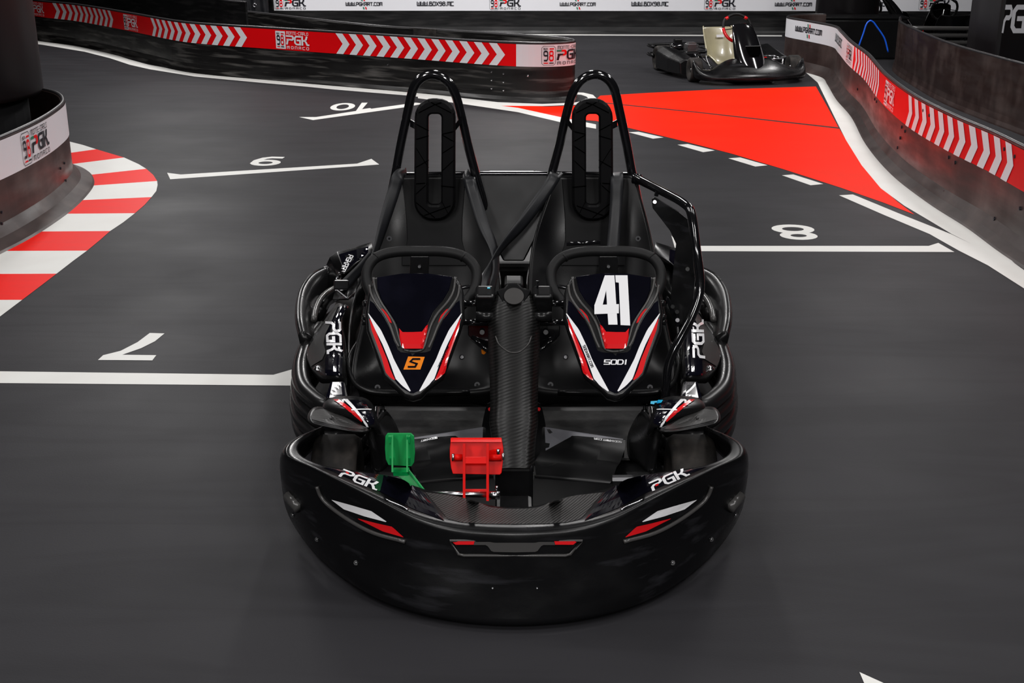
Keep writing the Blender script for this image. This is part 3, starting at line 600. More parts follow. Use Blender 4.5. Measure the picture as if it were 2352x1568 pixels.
mb = MB(); ltext(cr, 'SODIKART', (1004, 1003), (-3.9, .8), (.2, 2.6), .3, mb, 0, None, .002); sub('lettering', mb, M_sw, ra)
# front tunnel with slot
MB().box((0, 3.03, .105), (.105, .30, .11)).build('tunnel_box', M_sat, kart, mods=[BEV(.012)])
MB().box((.005, 2.99, .162), (.03, .15, .006)).build('slot', M_vk, kart, mods=[BEV(.002)])
MB().lathe([(0, .012), (.02, .012), (.024, .016), (.03, .016), (.032, 0)], (.005, 2.95, .155), 'Z', 16).build('latch_knob', M_sat, kart, smooth=True)
# --- seats ---
def seat():
    R_ = [(904, 1088, 403, 4.42), (893, 1097, 440, 4.40), (876, 1120, 500, 4.35), (862, 1138, 560, 4.29), (850, 1146, 630, 4.20), (838, 1146, 710, 4.11), (822, 1142, 790, 4.01), (806, 1136, 850, 3.93), (812, 1134, 885, 3.88), (826, 1132, 896, 3.87)]
    rows = []
    for i, (a, b, y, Y) in enumerate(R_):
        row = []
        for j in range(11):
            t = j/10; e_ = abs(2*t-1); dp = [.01, .02, .04, .05, .06, .07, .08, .06, .02, 0][i]
            q = KY(a+(b-a)*t, y, Y); q.y += dp*(1-e_**3); q.z -= [0, 0, 0, .01, .02, .04, .07, .06, .015, 0][i]*(1-e_**4)
            row.append(q)
        rows.append(row)
    rows.append([p+V((0, .0, -.05)) for p in rows[-1]])
    return MB().grid(rows)
sa, sb = mir('seat', seat, M_seat, smooth=True, mods=[SUB(2), SOL(.008, 1)])
for f, par in ((lambda P: P, sa), (m_, sb)):
    P = [(841, 762, .34), (823, 787, .31), (806, 816, .285), (802, 844, .265), (811, 873, .24), (829, 891, .225), (864, 901, .215), (930, 903, .21), (1000, 902, .21), (1080, 900, .21)]
    pts = [K(f([(x, y)])[0][0], y, z) for x, y, z in P]
    MB().tube(catmull(pts, 4), .009, 8).build('seat_rim', M_sat, par, smooth=True)
    # raised inner rim beside the middle
    P = [(1133, 590, .52), (1146, 640, .47), (1148, 700, .42), (1150, 800, .32)]
    MB().tube(catmull([K(f([(x, y)])[0][0], y, z) for x, y, z in P], 4), .011, 8).build('seat_rim', M_sat, par, smooth=True)
cs = Cast([sa, sb])
for f, par in ((lambda P: P, sa), (m_, sb)):
    mb = MB(); strip(cs, f([(925, 412), (935, 500), (938, 555), (925, 585), (925, 610)]), f([(1070, 412), (1063, 500), (1062, 555), (1072, 585), (1072, 610)]), mb, n=16, k=12, off=.006); mb.build('back_pad', M_foam, par, smooth=True)
    for q in ((895, 548), (1062, 820), (868, 890), (1097, 884)):
        c = cs(*f([q])[0], .001); mb = MB(); d = (V((0, 0, H))-c).normalized(); mb.tube([c-d*.004, c+d*.003], .010, 12); mb.build('washer', M_vk, par); mb = MB(); mb.tube([c, c+d*.006], .006 if q[0] == 1062 else .004, 10); mb.build('bolt', M_chr if q[0] == 1062 else M_gloss, par)
# middle panel between the seat backs
mn = (KY(1277, 400, 4.47)-KY(1085, 400, 4.47)).cross(KY(1181, 600, 4.36)-KY(1085, 400, 4.47)).normalized()
mb = MB().slab([KP(x, y, KY(1085, 400, 4.47), mn) for x, y, Y in ((1085, 400, 4.47), (1277, 400, 4.47), (1280, 450, 4.45), (1245, 520, 4.42), (1205, 600, 4.36), (1157, 600, 4.36), (1118, 520, 4.42), (1082, 450, 4.45))], (0, .02, 0)); mb.build('middle_panel', M_seat, kart, mods=[BEV(.006)])
MB().box((0, 4.28, .40), (.07, .12, .16)).build('middle_bracket', M_foam, kart, mods=[BEV(.01)])
MB().tube([KY(900, 402, 4.47), KY(1100, 399, 4.48), KY(1262, 399, 4.48), KY(1462, 402, 4.47)], .010, 8).build('top_tube', M_gloss, kart, smooth=True)
# --- roll hoops, headrests ---
def hoop():
    P = [(880, 560, 4.40), (890, 490, 4.42), (909, 400, 4.44), (922, 330, 4.44), (938, 255, 4.44), (950, 205, 4.44), (968, 180, 4.44), (994, 171, 4.44), (1022, 181, 4.44), (1043, 208, 4.44), (1058, 255, 4.44), (1075, 330, 4.44), (1093, 398, 4.44), (1118, 490, 4.44), (1130, 560, 4.44)]
    L_ = [KY(*p) for p in P]; L_ = [V((L_[0].x-.02, 4.5, .08))]+L_+[V((L_[-1].x+.02, 4.5, .08))]
    return MB().tube(catmull(L_, 5), .0165, 12)
ha, hb = mir('roll_hoop', hoop, M_gloss, smooth=True)
def pad():
    mb = MB(); P = []
    def rr(cx, y0, y1, hw, r, n=6, sk=0):
        out = []
        for (ax, ay, a0) in ((cx-hw+r, y0+r, 180), (cx+hw-r, y0+r, 270), (cx+hw-r, y1-r, 0), (cx-hw+r, y1-r, 90)):
            for k in range(n+1):
                a = math.radians(a0+90*k/n); out.append((ax+r*math.cos(a), ay+r*math.sin(a)))
        return out
    def pt(x, y, off): 
        q = KY(x, y, 4.37); return q+V((0, off-(y-228)/272*.03, 0))
    O = rr(1000, 228, 502, 47, 42); O2 = rr(1000, 233, 497, 42, 38); I2 = rr(1000, 258, 472, 19, 12); I = rr(1000, 262, 468, 15, 9)
    n = len(O); rows = [[pt(x, y, .03) for x, y in O], [pt(x, y, .012) for x, y in O], [pt(x, y, 0) for x, y in O2], [pt(x, y, 0) for x, y in I2], [pt(x, y, .006) for x, y in I], [pt(x, y, .03) for x, y in I], [pt(x, y, .03) for x, y in O]]
    mb.grid(rows, closed=True); return mb
pa, pb = mir('headrest_pad', pad, M_foam)
cp = Cast([pa, pb])
for f, par in ((lambda P: P, pa), (m_, pb)):
    for L_ in ([(957, 262), (1000, 240), (1015, 236)], [(985, 232), (1043, 262)], [(957, 285), (985, 300)], [(957, 320), (985, 312)], [(957, 340), (985, 385)], [(957, 384), (985, 368)], [(1017, 308), (1043, 302)], [(1017, 310), (1043, 325)], [(1017, 352), (1043, 335)], [(1017, 392), (1043, 368)],
               [(957, 422), (985, 420), (957, 445)], [(1015, 427), (1045, 430)], [(957, 465), (1000, 500)], [(975, 495), (1043, 470)], [(1015, 460), (1030, 490)]):
        mb = MB(); A = resamp(f(L_), 8); mb.grid([[cp(q.x, q.y-1.3, .0012), cp(q.x, q.y+1.3, .0012)] for q in A]); mb.build('groove_shade', M_hole, par)  # flat black strip painting the shade of a cut in the pad
for s_ in (1, -1):
    for (xa, xb, ya, yb) in ((943, 957, 275, 290), (1043, 1062, 290, 273)):
        mb = MB(); P = [KY(xa, ya, 4.43), KY(xb, yb-8, 4.40), KY(xb, yb+8, 4.40), KY(xa, ya+16, 4.43)]
        if s_ < 0: P = flip(P)
        mb.slab(P, (0, .012, 0)); mb.build('headrest_bracket', M_gloss, kart)
# --- belts ---
def belt(P, wd=.045, name='seat_belt'):     # P: (px, py, Y, twist)
    L_ = [KY(x, y, Y) for x, y, Y, a in P]; n = len(L_); wds = catmull([V((a, 0, 0)) for _, _, _, a in P], 5); pts = catmull(L_, 5); mb = MB(); rows = []
    for i, q in enumerate(pts):
        t = (pts[min(i+1, len(pts)-1)]-pts[max(i-1, 0)]).normalized(); v = (V((0, 0, H))-q).normalized(); s_ = t.cross(v).normalized(); a = math.radians(wds[i].x)
        d = s_*math.cos(a)+v*math.sin(a); k = .012*math.cos(0)
        rows.append([q-d*wd/2, q-d*wd/5+v*.001, q+v*.0015, q+d*wd/5+v*.001, q+d*wd/2])
    mb.grid(rows); mb.build(name, M_belt, kart, smooth=True, mods=[SOL(.0025, 0)])
belt([(935, 399, 4.47, 0), (917, 404, 4.37, 10), (905, 440, 4.345, 10), (885, 505, 4.28, 35), (866, 570, 4.2, 60), (845, 625, 4.1, 60)])
belt([(1085, 399, 4.47, 0), (1078, 408, 4.38, 0), (1090, 450, 4.34, 10), (1112, 515, 4.27, 25), (1135, 570, 4.2, 50), (1140, 620, 4.12, 60), (1128, 665, 4.02, 50)])
belt([(1278, 396, 4.47, 0), (1275, 405, 4.38, 0), (1245, 452, 4.34, 10), (1200, 513, 4.28, 30), (1152, 570, 4.2, 62), (1128, 612, 4.12, 60), (1112, 650, 4.0, 30), (1108, 690, 3.95, 20)])
belt([(1418, 396, 4.47, 0), (1418, 406, 4.35, 0), (1416, 470, 4.31, 0), (1411, 540, 4.26, 0), (1406, 600, 4.2, 0), (1400, 640, 4.14, 0), (1396, 700, 4.05, 0)])
# --- steering wheels ---
WP0 = KY(971, 577, 3.86); WN = V((0, -.58, .42)).normalized()
WN = V((0, -.20/.2, .0)); WN = (V((0, 3.86, .70))-V((0, 3.70, .50))).cross(V((1, 0, 0))).normalized()
def wheel_rim():
    P = [(968, 577), (925, 577), (885, 583), (858, 597), (843, 625), (847, 660), (872, 700), (915, 725), (968, 732), (1020, 725), (1062, 700), (1090, 665), (1095, 625), (1078, 597), (1050, 583), (1010, 577)]
    return MB().tube(catmull([KP(x, y, WP0, WN) for x, y in P], 6, True), .0172, 14, True)
wa, wb = mir('steering_wheel', wheel_rim, M_grip, smooth=True)
cw = Cast([wa, wb])
for f, par in ((lambda P: P, wa), (m_, wb)):
    for q in ((866, 590), (1066, 590)):
        c = KP(*f([q])[0], WP0, WN); P = [KP(*f([(q[0]+d*(4 if q[0] < 960 else -4)*-1, q[1]+d*4)])[0], WP0, WN) for d in (-.5, .5)]
        MB().tube(P, .0178, 14).build('seam', M_grip, par, smooth=True)
    mb = MB().tube([KP(*f([q])[0], WP0, WN) for q in ((850, 655), (968, 680), (1088, 655))], .012, 8, sq=(1, .5)); mb.build('spoke', M_gloss, par, smooth=True)
    c0 = KP(*f([(968, 680)])[0], WP0, WN); mb = MB().tube([c0, c0+V((0, -.10, -.085))], .014, 10); mb.build('steering_column', M_chr, par, smooth=True)
for f, par in ((lambda P: P, wa), (m_, wb)):
    P = [KY(x, y, 3.72) for x, y in f([(943, 588), (986, 588), (984, 640), (940, 640)])]
    hb_ = MB().slab(P, (0, .02, -.01)).build('hub_bracket', M_sat, par, mods=[BEV(.003)])
    c = KY(*f([(964, 612)])[0], 3.718); MB().tube([c, c+V((0, -.005, .001))], .005, 10).build('bolt', M_chr, hb_)
# --- fairings carrying the numbers ---
F0 = KY(967, 628, 3.62); F1 = KY(948, 918, 3.38); fu = (F0-F1); fu.x = 0; FN = V((1, 0, 0)).cross(fu).normalized()
if FN.y > 0: FN = -FN
OUT = [(856, 636), (880, 631), (924, 626), (967, 624), (1010, 628), (1047, 633), (1060, 652), (1066, 672), (1067, 727), (1057, 760), (1038, 812), (1018, 867), (981, 897), (966, 912), (948, 917), (930, 912), (914, 897), (881, 867), (863, 816), (842, 760), (838, 715), (845, 672)]
fp = lambda x, y, off=0: KP(x, y, F0, FN)+FN*off
def fairing():
    O = OUT; cx, cy = 953, 745; ins = lambda k: [(cx+(x-cx)*k, cy+(y-cy)*k) for x, y in O]
    rows = [[fp(x, y, -.075) for x, y in ins(.93)], [fp(x, y, -.03) for x, y in ins(1.0)], [fp(x, y, -.012) for x, y in ins(1.0)], [fp(x, y, -.002) for x, y in ins(.975)], [fp(x, y, 0) for x, y in ins(.94)], [fp(x, y, 0) for x, y in ins(.5)], [fp(x, y, 0) for x, y in ins(.05)]]
    mb = MB().grid(rows, closed=True); n = len(O); mb.f.append(tuple(len(mb.v)-1-i for i in range(n))); mb.m.append(0); return mb
fa, fb = mir('steering_fairing', fairing, M_sat, smooth=True, mods=[('EDGE_SPLIT', dict(split_angle=math.radians(50)))])
SH = [(866, 638), (924, 629), (985, 629), (1040, 637), (1033, 668), (1020, 690), (996, 718), (984, 744), (971, 805), (926, 805), (912, 746), (898, 724), (877, 692), (867, 665)]
def shield():
    cx, cy = 952, 700; ins = lambda k, o: [fp(cx+(x-cx)*k, cy+(y-cy)*k, o) for x, y in SH]
    mb = MB().grid([ins(1.0, -.001), ins(.99, .007), ins(.96, .009), ins(.5, .009), ins(.05, .009)], closed=True); n = len(SH); mb.f.append(tuple(len(mb.v)-1-i for i in range(n))); mb.m.append(0); return mb
for f, par in ((0, fa), (1, fb)):
    mb = shield()
    if f: mb.v = flip(mb.v)
    mb.build('shield_sticker', M_sk, par)
cf = Cast([fa, fb]+[o for o in fa.children]+[o for o in fb.children])
for f, par in ((lambda P: P, fa), (m_, fb)):
    for L_ in ([(858, 638), (863, 665), (876, 695), (894, 722), (908, 746), (917, 776), (925, 800), (940, 807)], [(1047, 637), (1042, 668), (1030, 692), (1006, 720), (991, 746), (981, 776), (973, 800), (958, 807), (940, 807)],
               [(849, 655), (854, 678), (868, 703), (884, 725), (897, 750), (908, 780), (917, 797)], [(1056, 655), (1052, 680), (1039, 703), (1021, 725), (1006, 750), (994, 780), (985, 800)]):
        mb = MB().tube(catmull([fp(*q, .003) for q in L_] if f is not m_ else flip([fp(*q, .003) for q in L_]), 5), .0042, 8); mb.build('ridge', M_edge, par, smooth=True)
    body = [(846, 716), (862, 762), (884, 816), (900, 862), (944, 900)]
    mb = MB(); strip(cf, f([(850, 690), (847, 730), (868, 790), (888, 850), (920, 890), (944, 903)]), f([(872, 705), (900, 760), (915, 808), (948, 812), (949, 850), (949, 903)]), mb, n=20, k=5); mb.build('dark_sticker', M_sk, par)
    mb = MB(); strip(cf, f([(1056, 690), (1060, 730), (1038, 790), (1018, 850), (986, 887), (950, 903)]), f([(1034, 705), (1006, 760), (988, 808), (947, 812), (947, 850), (946, 903)]), mb, n=20, k=5, off=.0016); mb.build('dark_sticker', M_sk, par)
    for g in (lambda P: P, lambda P: [(1907-x, y) for x, y in P]):
        h = lambda P: f(g(P))
        mb = MB(); strip(cf, h([(846, 721), (862, 757), (880, 793), (897, 836), (909, 870), (924, 886), (941, 899)]), h([(847, 720), (875, 757), (893, 795), (905, 825), (918, 850), (932, 876), (944, 898)]), mb, n=24, k=3, off=.0022); mb.build('white_stripe', M_sw, par)
        mb = MB(); strip(cf, h([(849, 733), (854, 758), (866, 790), (877, 821), (886, 855), (897, 868), (906, 873)]), h([(850, 733), (860, 752), (875, 790), (890, 826), (897, 848), (903, 862), (908, 872)]), mb, n=24, k=3, off=.0026); mb.build('red_stripe', M_sr, par)
        mb = MB(); strip(cf, h([(866, 705), (878, 721), (890, 736), (900, 743)]), h([(868, 705), (881, 711), (894, 725), (900, 741)]), mb, n=10, k=2, off=.003); mb.build('red_mark', M_sr, par)
    mb = MB(); strip(cf, f([(917, 754), (925, 763), (948, 763), (970, 762), (984, 742)]), f([(922, 790), (927, 800), (949, 800), (971, 800), (980, 770)]), mb, n=20, k=4, off=.003); mb.build('red_block', M_sr, par)
mb = MB(); mb.add([cf(*q, .003) for q in ((938, 819), (976, 820), (966, 849), (927, 849))], [(0, 1, 2, 3)]); mb.build('emblem', M_so, fa)
mb = MB(); seg2([[(964, 825), (949, 825), (943, 831), (958, 836), (954, 843), (939, 843)]], 4.2, lambda u, v: cf(u, v, .0045), mb, 0, 3); mb.build('emblem_letter', M_sk, fa)
mb = MB(); ltext(cf, 'SODI', (1388, 837), (12.3, 0), (1.0, -7.2), .27, mb, 0, None, .0035, gap=.3); mb.build('lettering', M_sw, fb)
mb = MB()
for k, P in enumerate(([(1389, 635), (1401, 635), (1397, 648), (1384, 703), (1384, 704), (1365, 704)], [(1397, 635.3), (1411, 635), (1418, 748), (1397, 748), (1394, 704), (1392, 670)], [(1365, 703), (1421, 701), (1421, 722), (1365, 724)], [(1413, 635), (1441, 635), (1447, 750), (1425, 749), (1421, 652), (1414, 651)])):
    mb.add([fp(x, y, .0115+.00015*k) for x, y in P], [tuple(range(len(P)))])
mb.build('number', M_sw, fb)
mb = MB(); ltext(cf, 'SODIKART.COM', (1339, 795), (1.35, 3.5), (3.6, -1.6), .3, mb, 0, None, .004); mb.build('lettering', M_sk, fb)
mb = MB(); ltext(cf, 'SODIKART.COM', (1006, 843), (1.5, -3.4), (3.0, 1.5), .3, mb, 0, None, .004); mb.build('lettering', M_sk, fa)
# --- spine and console ---
SP = [(1181, 662, 40, 3.70), (1181, 690, 58, 3.665), (1181, 740, 60, 3.61), (1181, 800, 60, 3.55), (1181, 860, 57, 3.48), (1181, 920, 55, 3.41), (1180, 965, 57, 3.35), (1180, 1000, 52, 3.29), (1181, 1045, 48, 3.22), (1181, 1075, 46, 3.18)]
rows = []
for i, (cx, y, hw, Y) in enumerate(SP):
    c = KY(cx, y, Y); w_ = abs(KY(cx+hw, y, Y).x-c.x)
    rows.append([c+V((w_*a, b, -b*.6)) for a, b in ((-.9, .16), (-1, .09), (-1, .035), (-.72, 0), (-.3, -.008), (.3, -.008), (.72, 0), (1, .035), (1, .09), (.9, .16))])
spine = MB().grid(rows).build('centre_spine', M_carbs, kart, smooth=True, mods=[BEV(.01)])
csn = Cast([spine])
mb = MB().tube(catmull([csn(*q, .001) for q in ((1139, 772), (1146, 790), (1165, 806), (1181, 810), (1197, 806), (1214, 790), (1221, 772))], 4), .0022, 6); mb.build('panel_seam', M_edge, spine, smooth=True)
hd = MB().slab([KY(x, y, 3.655+(690-y)*.0012) for x, y in ((1140, 664), (1158, 660), (1166, 649), (1190, 648), (1198, 657), (1205, 662), (1222, 664), (1206, 692), (1200, 697), (1160, 697), (1154, 692))], (0, .05, -.04)).build('console_head', M_sat, kart, mods=[BEV(.006)])
mb = MB().lathe([(0, 0), (.0, .031), (.004, .031), (.005, 0)], (0, 0, 0), 'Z', 28); R = Matrix.Rotation(math.radians(38), 3, 'X'); c = KY(1181, 681, 3.652); mb.v = [R @ v+c for v in mb.v]; mb.build('round_cap', M_edge, hd, smooth=False)
for s_ in (-1, 1):
    c = KY(1181+s_*65, 690, 3.70)
    MB().box(KY(1181+s_*66, 688, 3.70), (.062, .06, .074), 0, .35).build('console_arm', M_sat, kart, mods=[BEV(.01, 3)])
    MB().tube([KY(1181+s_*87, 727, 3.655), KY(1181+s_*40, 727, 3.655)], .016, 12).build('clamp', M_sat, kart, smooth=True)
    MB().tube([KY(1181+s_*125, 697, 3.71), KY(1181+s_*60, 697, 3.71)], .011, 10).build('cross_link', M_gloss, kart, smooth=True)
    MB().tube([KY(1181+s_*125, 740, 3.67), KY(1181+s_*60, 740, 3.67)], .011, 10).build('cross_link', M_gloss, kart, smooth=True)
    P = [KY(1181+s_*a, b, 3.70) for a, b in ((40, 742), (106, 742), (106, 770), (92, 785), (48, 812), (40, 812))]
    MB().slab(P, (0, .012, 0)).build('mounting_plate', M_gloss, kart, mods=[BEV(.003)])
    MB().tube([KY(1181+s_*96, 776, 3.70), KY(1181+s_*46, 815, 3.66)], .009, 8).build('plate_stay', M_gloss, kart, smooth=True)
    c = KY(1181+s_*73, 763, 3.695); MB().tube([c, c+V((0, -.008, .003))], .008, 10).build('bolt', M_sat, kart)
MB().box(KY(1123, 664, 3.68)+V((0, -.0, .004)), (.009, .006, .003)).build('indicator', M_cyan, kart)
MB().slab([KY(x, y, 3.69) for x, y in ((1106, 803), (1114, 801), (1121, 806), (1112, 814), (1107, 812))], (0, .003, 0)).build('warning_label', M_so, kart)
c = KY(1235, 660, 3.70); MB().tube([c, c+V((0, 0, .022))], .004, 8).build('toggle_switch', M_gloss, kart)
# base of the spine
MB().box((0, 3.25, .14), (.11, .12, .20)).build('spine_base', M_foam, kart, mods=[BEV(.012)])
rows = []
for (y, hw, z) in ((930, 55, .24), (965, 62, .19), (1000, 68, .15), (1040, 60, .12), (1075, 50, .09)):
    c = K(1181, y, z); w_ = abs(K(1181+hw, y, z).x-c.x); rows.append([c+V((w_*a, .06*abs(a)**3, -.02*abs(a)**2)) for a in (-1.15, -1, -.6, 0, .6, 1, 1.15)])
MB().grid(rows).build('spine_foot', M_foam, kart, smooth=True, mods=[SUB(1)])
for x in (1126, 1238):
    c = K(x, 941, .215); MB().tube([c, c+V((0, -.008, .006))], .006, 10).build('red_lamp', M_sr, kart)
# --- pedals ---
def slabP(P, Y, d=(0, .005, 0)): return MB().slab([KY(x, y, Y if not isinstance(Y, tuple) else Y[0]+(Y[1]-Y[0])*(y-995)/80) for x, y in P], d)
g = slabP([(890, 995), (944, 995), (951, 1001), (953, 1040), (951, 1062), (945, 1071), (892, 1068), (886, 1055), (884, 1030), (885, 1002)], (3.14, 3.11)).build('accelerator_pedal', M_green, kart, mods=[BEV(.0015)])
for xa, xb in ((899, 904), (933, 937)):
    mb = MB().slab([KY(xa, 998, 3.13), KY(xa, 1084, 3.08), KY(xa, 1084, 3.05), KY(xa, 998, 3.11)], (.005, 0, 0)); mb.build('rib', M_green, g)
for xa, y in ((896, 1003), (938, 1003), (899, 1052), (939, 1052)): MB().box(KY(xa, y+5, 3.108), (.009, .012, .018)).build('lug', M_green, g)
MB().slab([KY(902, 1084, 3.085), KY(938, 1084, 3.085), KY(940, 1092, 3.085), KY(904, 1093, 3.085)], (0, .03, 0)).build('cross_rib', M_green, g)
mb = MB(); mb.slab([KY(904, 1088, 3.09), KY(938, 1084, 3.09), KY(972, 1122, 3.06), KY(975, 1150, 3.04), KY(957, 1152, 3.04), KY(925, 1102, 3.08)], (0, .012, -.004)); mb.build('pedal_arm', M_green, g, mods=[BEV(.002)])
mb = MB().tube([KY(938, 1080, 3.085), KY(975, 1128, 3.05)], .004, 6); mb.build('arm_edge', M_green, g)
r_ = slabP([(1036, 1006), (1152, 1006), (1156, 1030), (1156, 1050), (1152, 1086), (1148, 1090), (1040, 1088), (1036, 1075), (1033, 1050), (1033, 1030)], (3.16, 3.12)).build('brake_pedal', M_red, kart, mods=[BEV(.0015)])
MB().slab([KY(1035, 1006, 3.16), KY(1152, 1006, 3.16), KY(1152, 1015, 3.135), KY(1035, 1015, 3.135)], (0, .004, -.002)).build('top_lip', M_red, r_)
for xa in (1063, 1117):
    mb = MB().slab([KY(xa, 1018, 3.15), KY(xa, 1150, 3.07), KY(xa, 1150, 3.04), KY(xa, 1018, 3.10)], (.007, 0, 0)); mb.build('rib', M_red, r_)
for y0, y1 in ((1050, 1064), (1124, 1138)): MB().slab([KY(1066, y0, 3.09), KY(1120, y0, 3.09), KY(1120, y1, 3.08), KY(1066, y1, 3.08)], (0, .004, 0)).build('cross_rib', M_red, r_)
mb = MB().tube([KY(1042, 1050, 3.115), KY(1062, 1050, 3.115)], .009, 12); mb.tube([KY(1123, 1050, 3.115), KY(1152, 1050, 3.115)], .009, 12); mb.build('pivot', M_red, r_, smooth=True)
mb = MB().tube([KY(1038, 1050, 3.112), KY(1044, 1050, 3.112)], .011, 12); mb.tube([KY(1153, 1048, 3.112), KY(1158, 1048, 3.112)], .011, 8); mb.tube([KY(1144, 1042, 3.10), KY(1144, 1032, 3.10)], .005, 8); mb.build('bolt', M_chr, r_, smooth=True)
mb = MB().slab([KY(1122, 1038, 3.12), KY(1150, 1032, 3.12), KY(1152, 1046, 3.12), KY(1122, 1046, 3.12)], (0, .01, 0)); mb.build('lug', M_red, r_)
MB().tube([KY(980, 1134, 3.06), KY(1145, 1136, 3.06)], .008, 12).build('pedal_rod', M_chr, kart, smooth=True)
mb = MB().tube([KY(1124, 1137, 3.05), KY(1148, 1137, 3.05)], .012, 14); mb.tube([KY(1141, 1124, 3.05), KY(1141, 1116, 3.05)], .004, 8); mb.build('rod_clamp', M_chr, kart, smooth=True)
# --- front fenders with the carbon wings ---
def fender():
    R_ = [[(757, 905, .36), (800, 903, .39), (845, 906, .39), (862, 930, .34)], [(732, 924, .37), (785, 920, .40), (848, 920, .40), (868, 945, .35)], [(738, 940, .37), (790, 938, .395), (854, 938, .39), (873, 965, .33)],
          [(790, 958, .36), (820, 956, .375), (862, 958, .37), (880, 985, .31)], [(846, 988, .33), (856, 985, .34), (868, 982, .335), (886, 1010, .28)]]
    return MB().grid([[K(*p) for p in r] for r in R_])
ea, eb = mir('front_fender', fender, M_sat, smooth=True, mods=[SOL(.02, -1), SUB(2)])
ce = Cast([ea, eb])
for f, par in ((lambda P: P, ea), (m_, eb)):
    mb = MB(); strip(ce, f([(770, 919), (790, 934), (820, 953), (846, 978)]), f([(838, 919), (848, 935), (858, 952), (860, 972)]), mb, n=24, k=18, off=.0015); mb.build('dark_sticker', M_sk, par)
    mb = MB(); strip(ce, f([(766, 919), (785, 932), (808, 948), (832, 968)]), f([(779, 919), (796, 931), (815, 945), (834, 963)]), mb, n=24, k=3, off=.0035); mb.build('red_stripe', M_sr, par)
    mb = MB(); strip(ce, f([(788, 919), (806, 935), (826, 955), (843, 978)]), f([(799, 919), (814, 935), (832, 956), (848, 979)]), mb, n=24, k=3, off=.0042); mb.build('white_stripe', M_sw, par)
    mb = MB(); strip(ce, f([(808, 941), (830, 941), (851, 941)]), f([(808, 943), (830, 943), (851, 943)]), mb, n=16, k=1, off=.005); mb.build('white_stripe', M_sw, par)
mb = MB(); strip(ce, [(1495, 921), (1510, 920), (1524, 921)], [(1494, 927), (1508, 929), (1520, 927)], mb, n=6, k=2, off=.004); mb.build('blue_mark', M_cyan, eb)
def wing():
    O = [(707, 962), (710, 946), (722, 935), (742, 934), (770, 941), (800, 956), (830, 975), (848, 987), (838, 993), (800, 990), (750, 981), (716, 973)]; O = [(p.x, p.y) for p in catmull([(x, y, 0) for x, y in O], 4, True)]
    cx, cy = 765, 962; ins = lambda k, dz: [K(cx+(x-cx)*k, cy+(y-cy)*k, .365-(x-707)*.0001+dz) for x, y in O]
    mb = MB().grid([ins(.9, -.022), ins(1.0, -.012), ins(1.0, -.003), ins(.95, .003), ins(.85, .004), ins(.5, .005), ins(.05, .005)], closed=True); n = len(O); mb.f += [tuple(range(n)), tuple(len(mb.v)-1-i for i in range(n))]; mb.m += [0, 0]; return mb
wga, wgb = mir('carbon_wing', wing, M_sat, smooth=True)
cg = Cast([wga, wgb])
for f, par in ((lambda P: P, wga), (m_, wgb)):
    mb = MB(); strip(cg, f([(713, 957), (722, 942), (742, 939), (772, 947), (805, 965), (836, 985)]), f([(715, 963), (735, 968), (760, 975), (790, 981), (815, 985), (838, 986)]), mb, n=18, k=6, off=.001); mb.build('carbon_sticker', M_carbp, par)
def fpost():
    R_ = [[(838, 985, .32), (856, 975, .335), (873, 950, .335), (880, 940, .30)], [(846, 1010, .27), (864, 1000, .285), (886, 975, .27), (905, 975, .22)], [(852, 1040, .21), (868, 1035, .22), (893, 1010, .20), (918, 1010, .13)], [(862, 1085, .14), (876, 1080, .15), (893, 1060, .12), (912, 1060, .07)]]
    return MB().grid([[K(*p) for p in r] for r in R_])
mir('fender_post', fpost, M_sat, smooth=True, mods=[SUB(2), SOL(.01)])
# --- side pods ---
def pod():
    R_ = [[(772, 700, .30), (784, 694, .335), (803, 700, .345), (806, 715, .27), (808, 740, .12)], [(747, 739, .285), (768, 730, .325), (780, 733, .34), (788, 745, .27), (792, 770, .12)],
          [(724, 770, .265), (750, 764, .315), (788, 764, .335), (793, 775, .26), (797, 800, .12)], [(708, 792, .255), (746, 789, .305), (791, 792, .33), (796, 803, .25), (799, 830, .12)], [(703, 820, .245), (752, 812, .30), (789, 820, .325), (795, 833, .25), (798, 855, .12)],
          [(712, 845, .24), (746, 838, .29), (788, 845, .315), (794, 860, .24), (797, 880, .12)], [(728, 866, .235), (745, 864, .28), (787, 867, .305), (793, 880, .23), (796, 900, .11)], [(742, 882, .225), (750, 878, .25), (786, 880, .26), (790, 890, .2), (795, 905, .11)]]
    return MB().grid([[K(*p) for p in r] for r in R_])
poa, pob = mir('side_pod', pod, M_sat, smooth=True, mods=[SOL(.008), SUB(2)])
cpd = Cast([poa, pob])
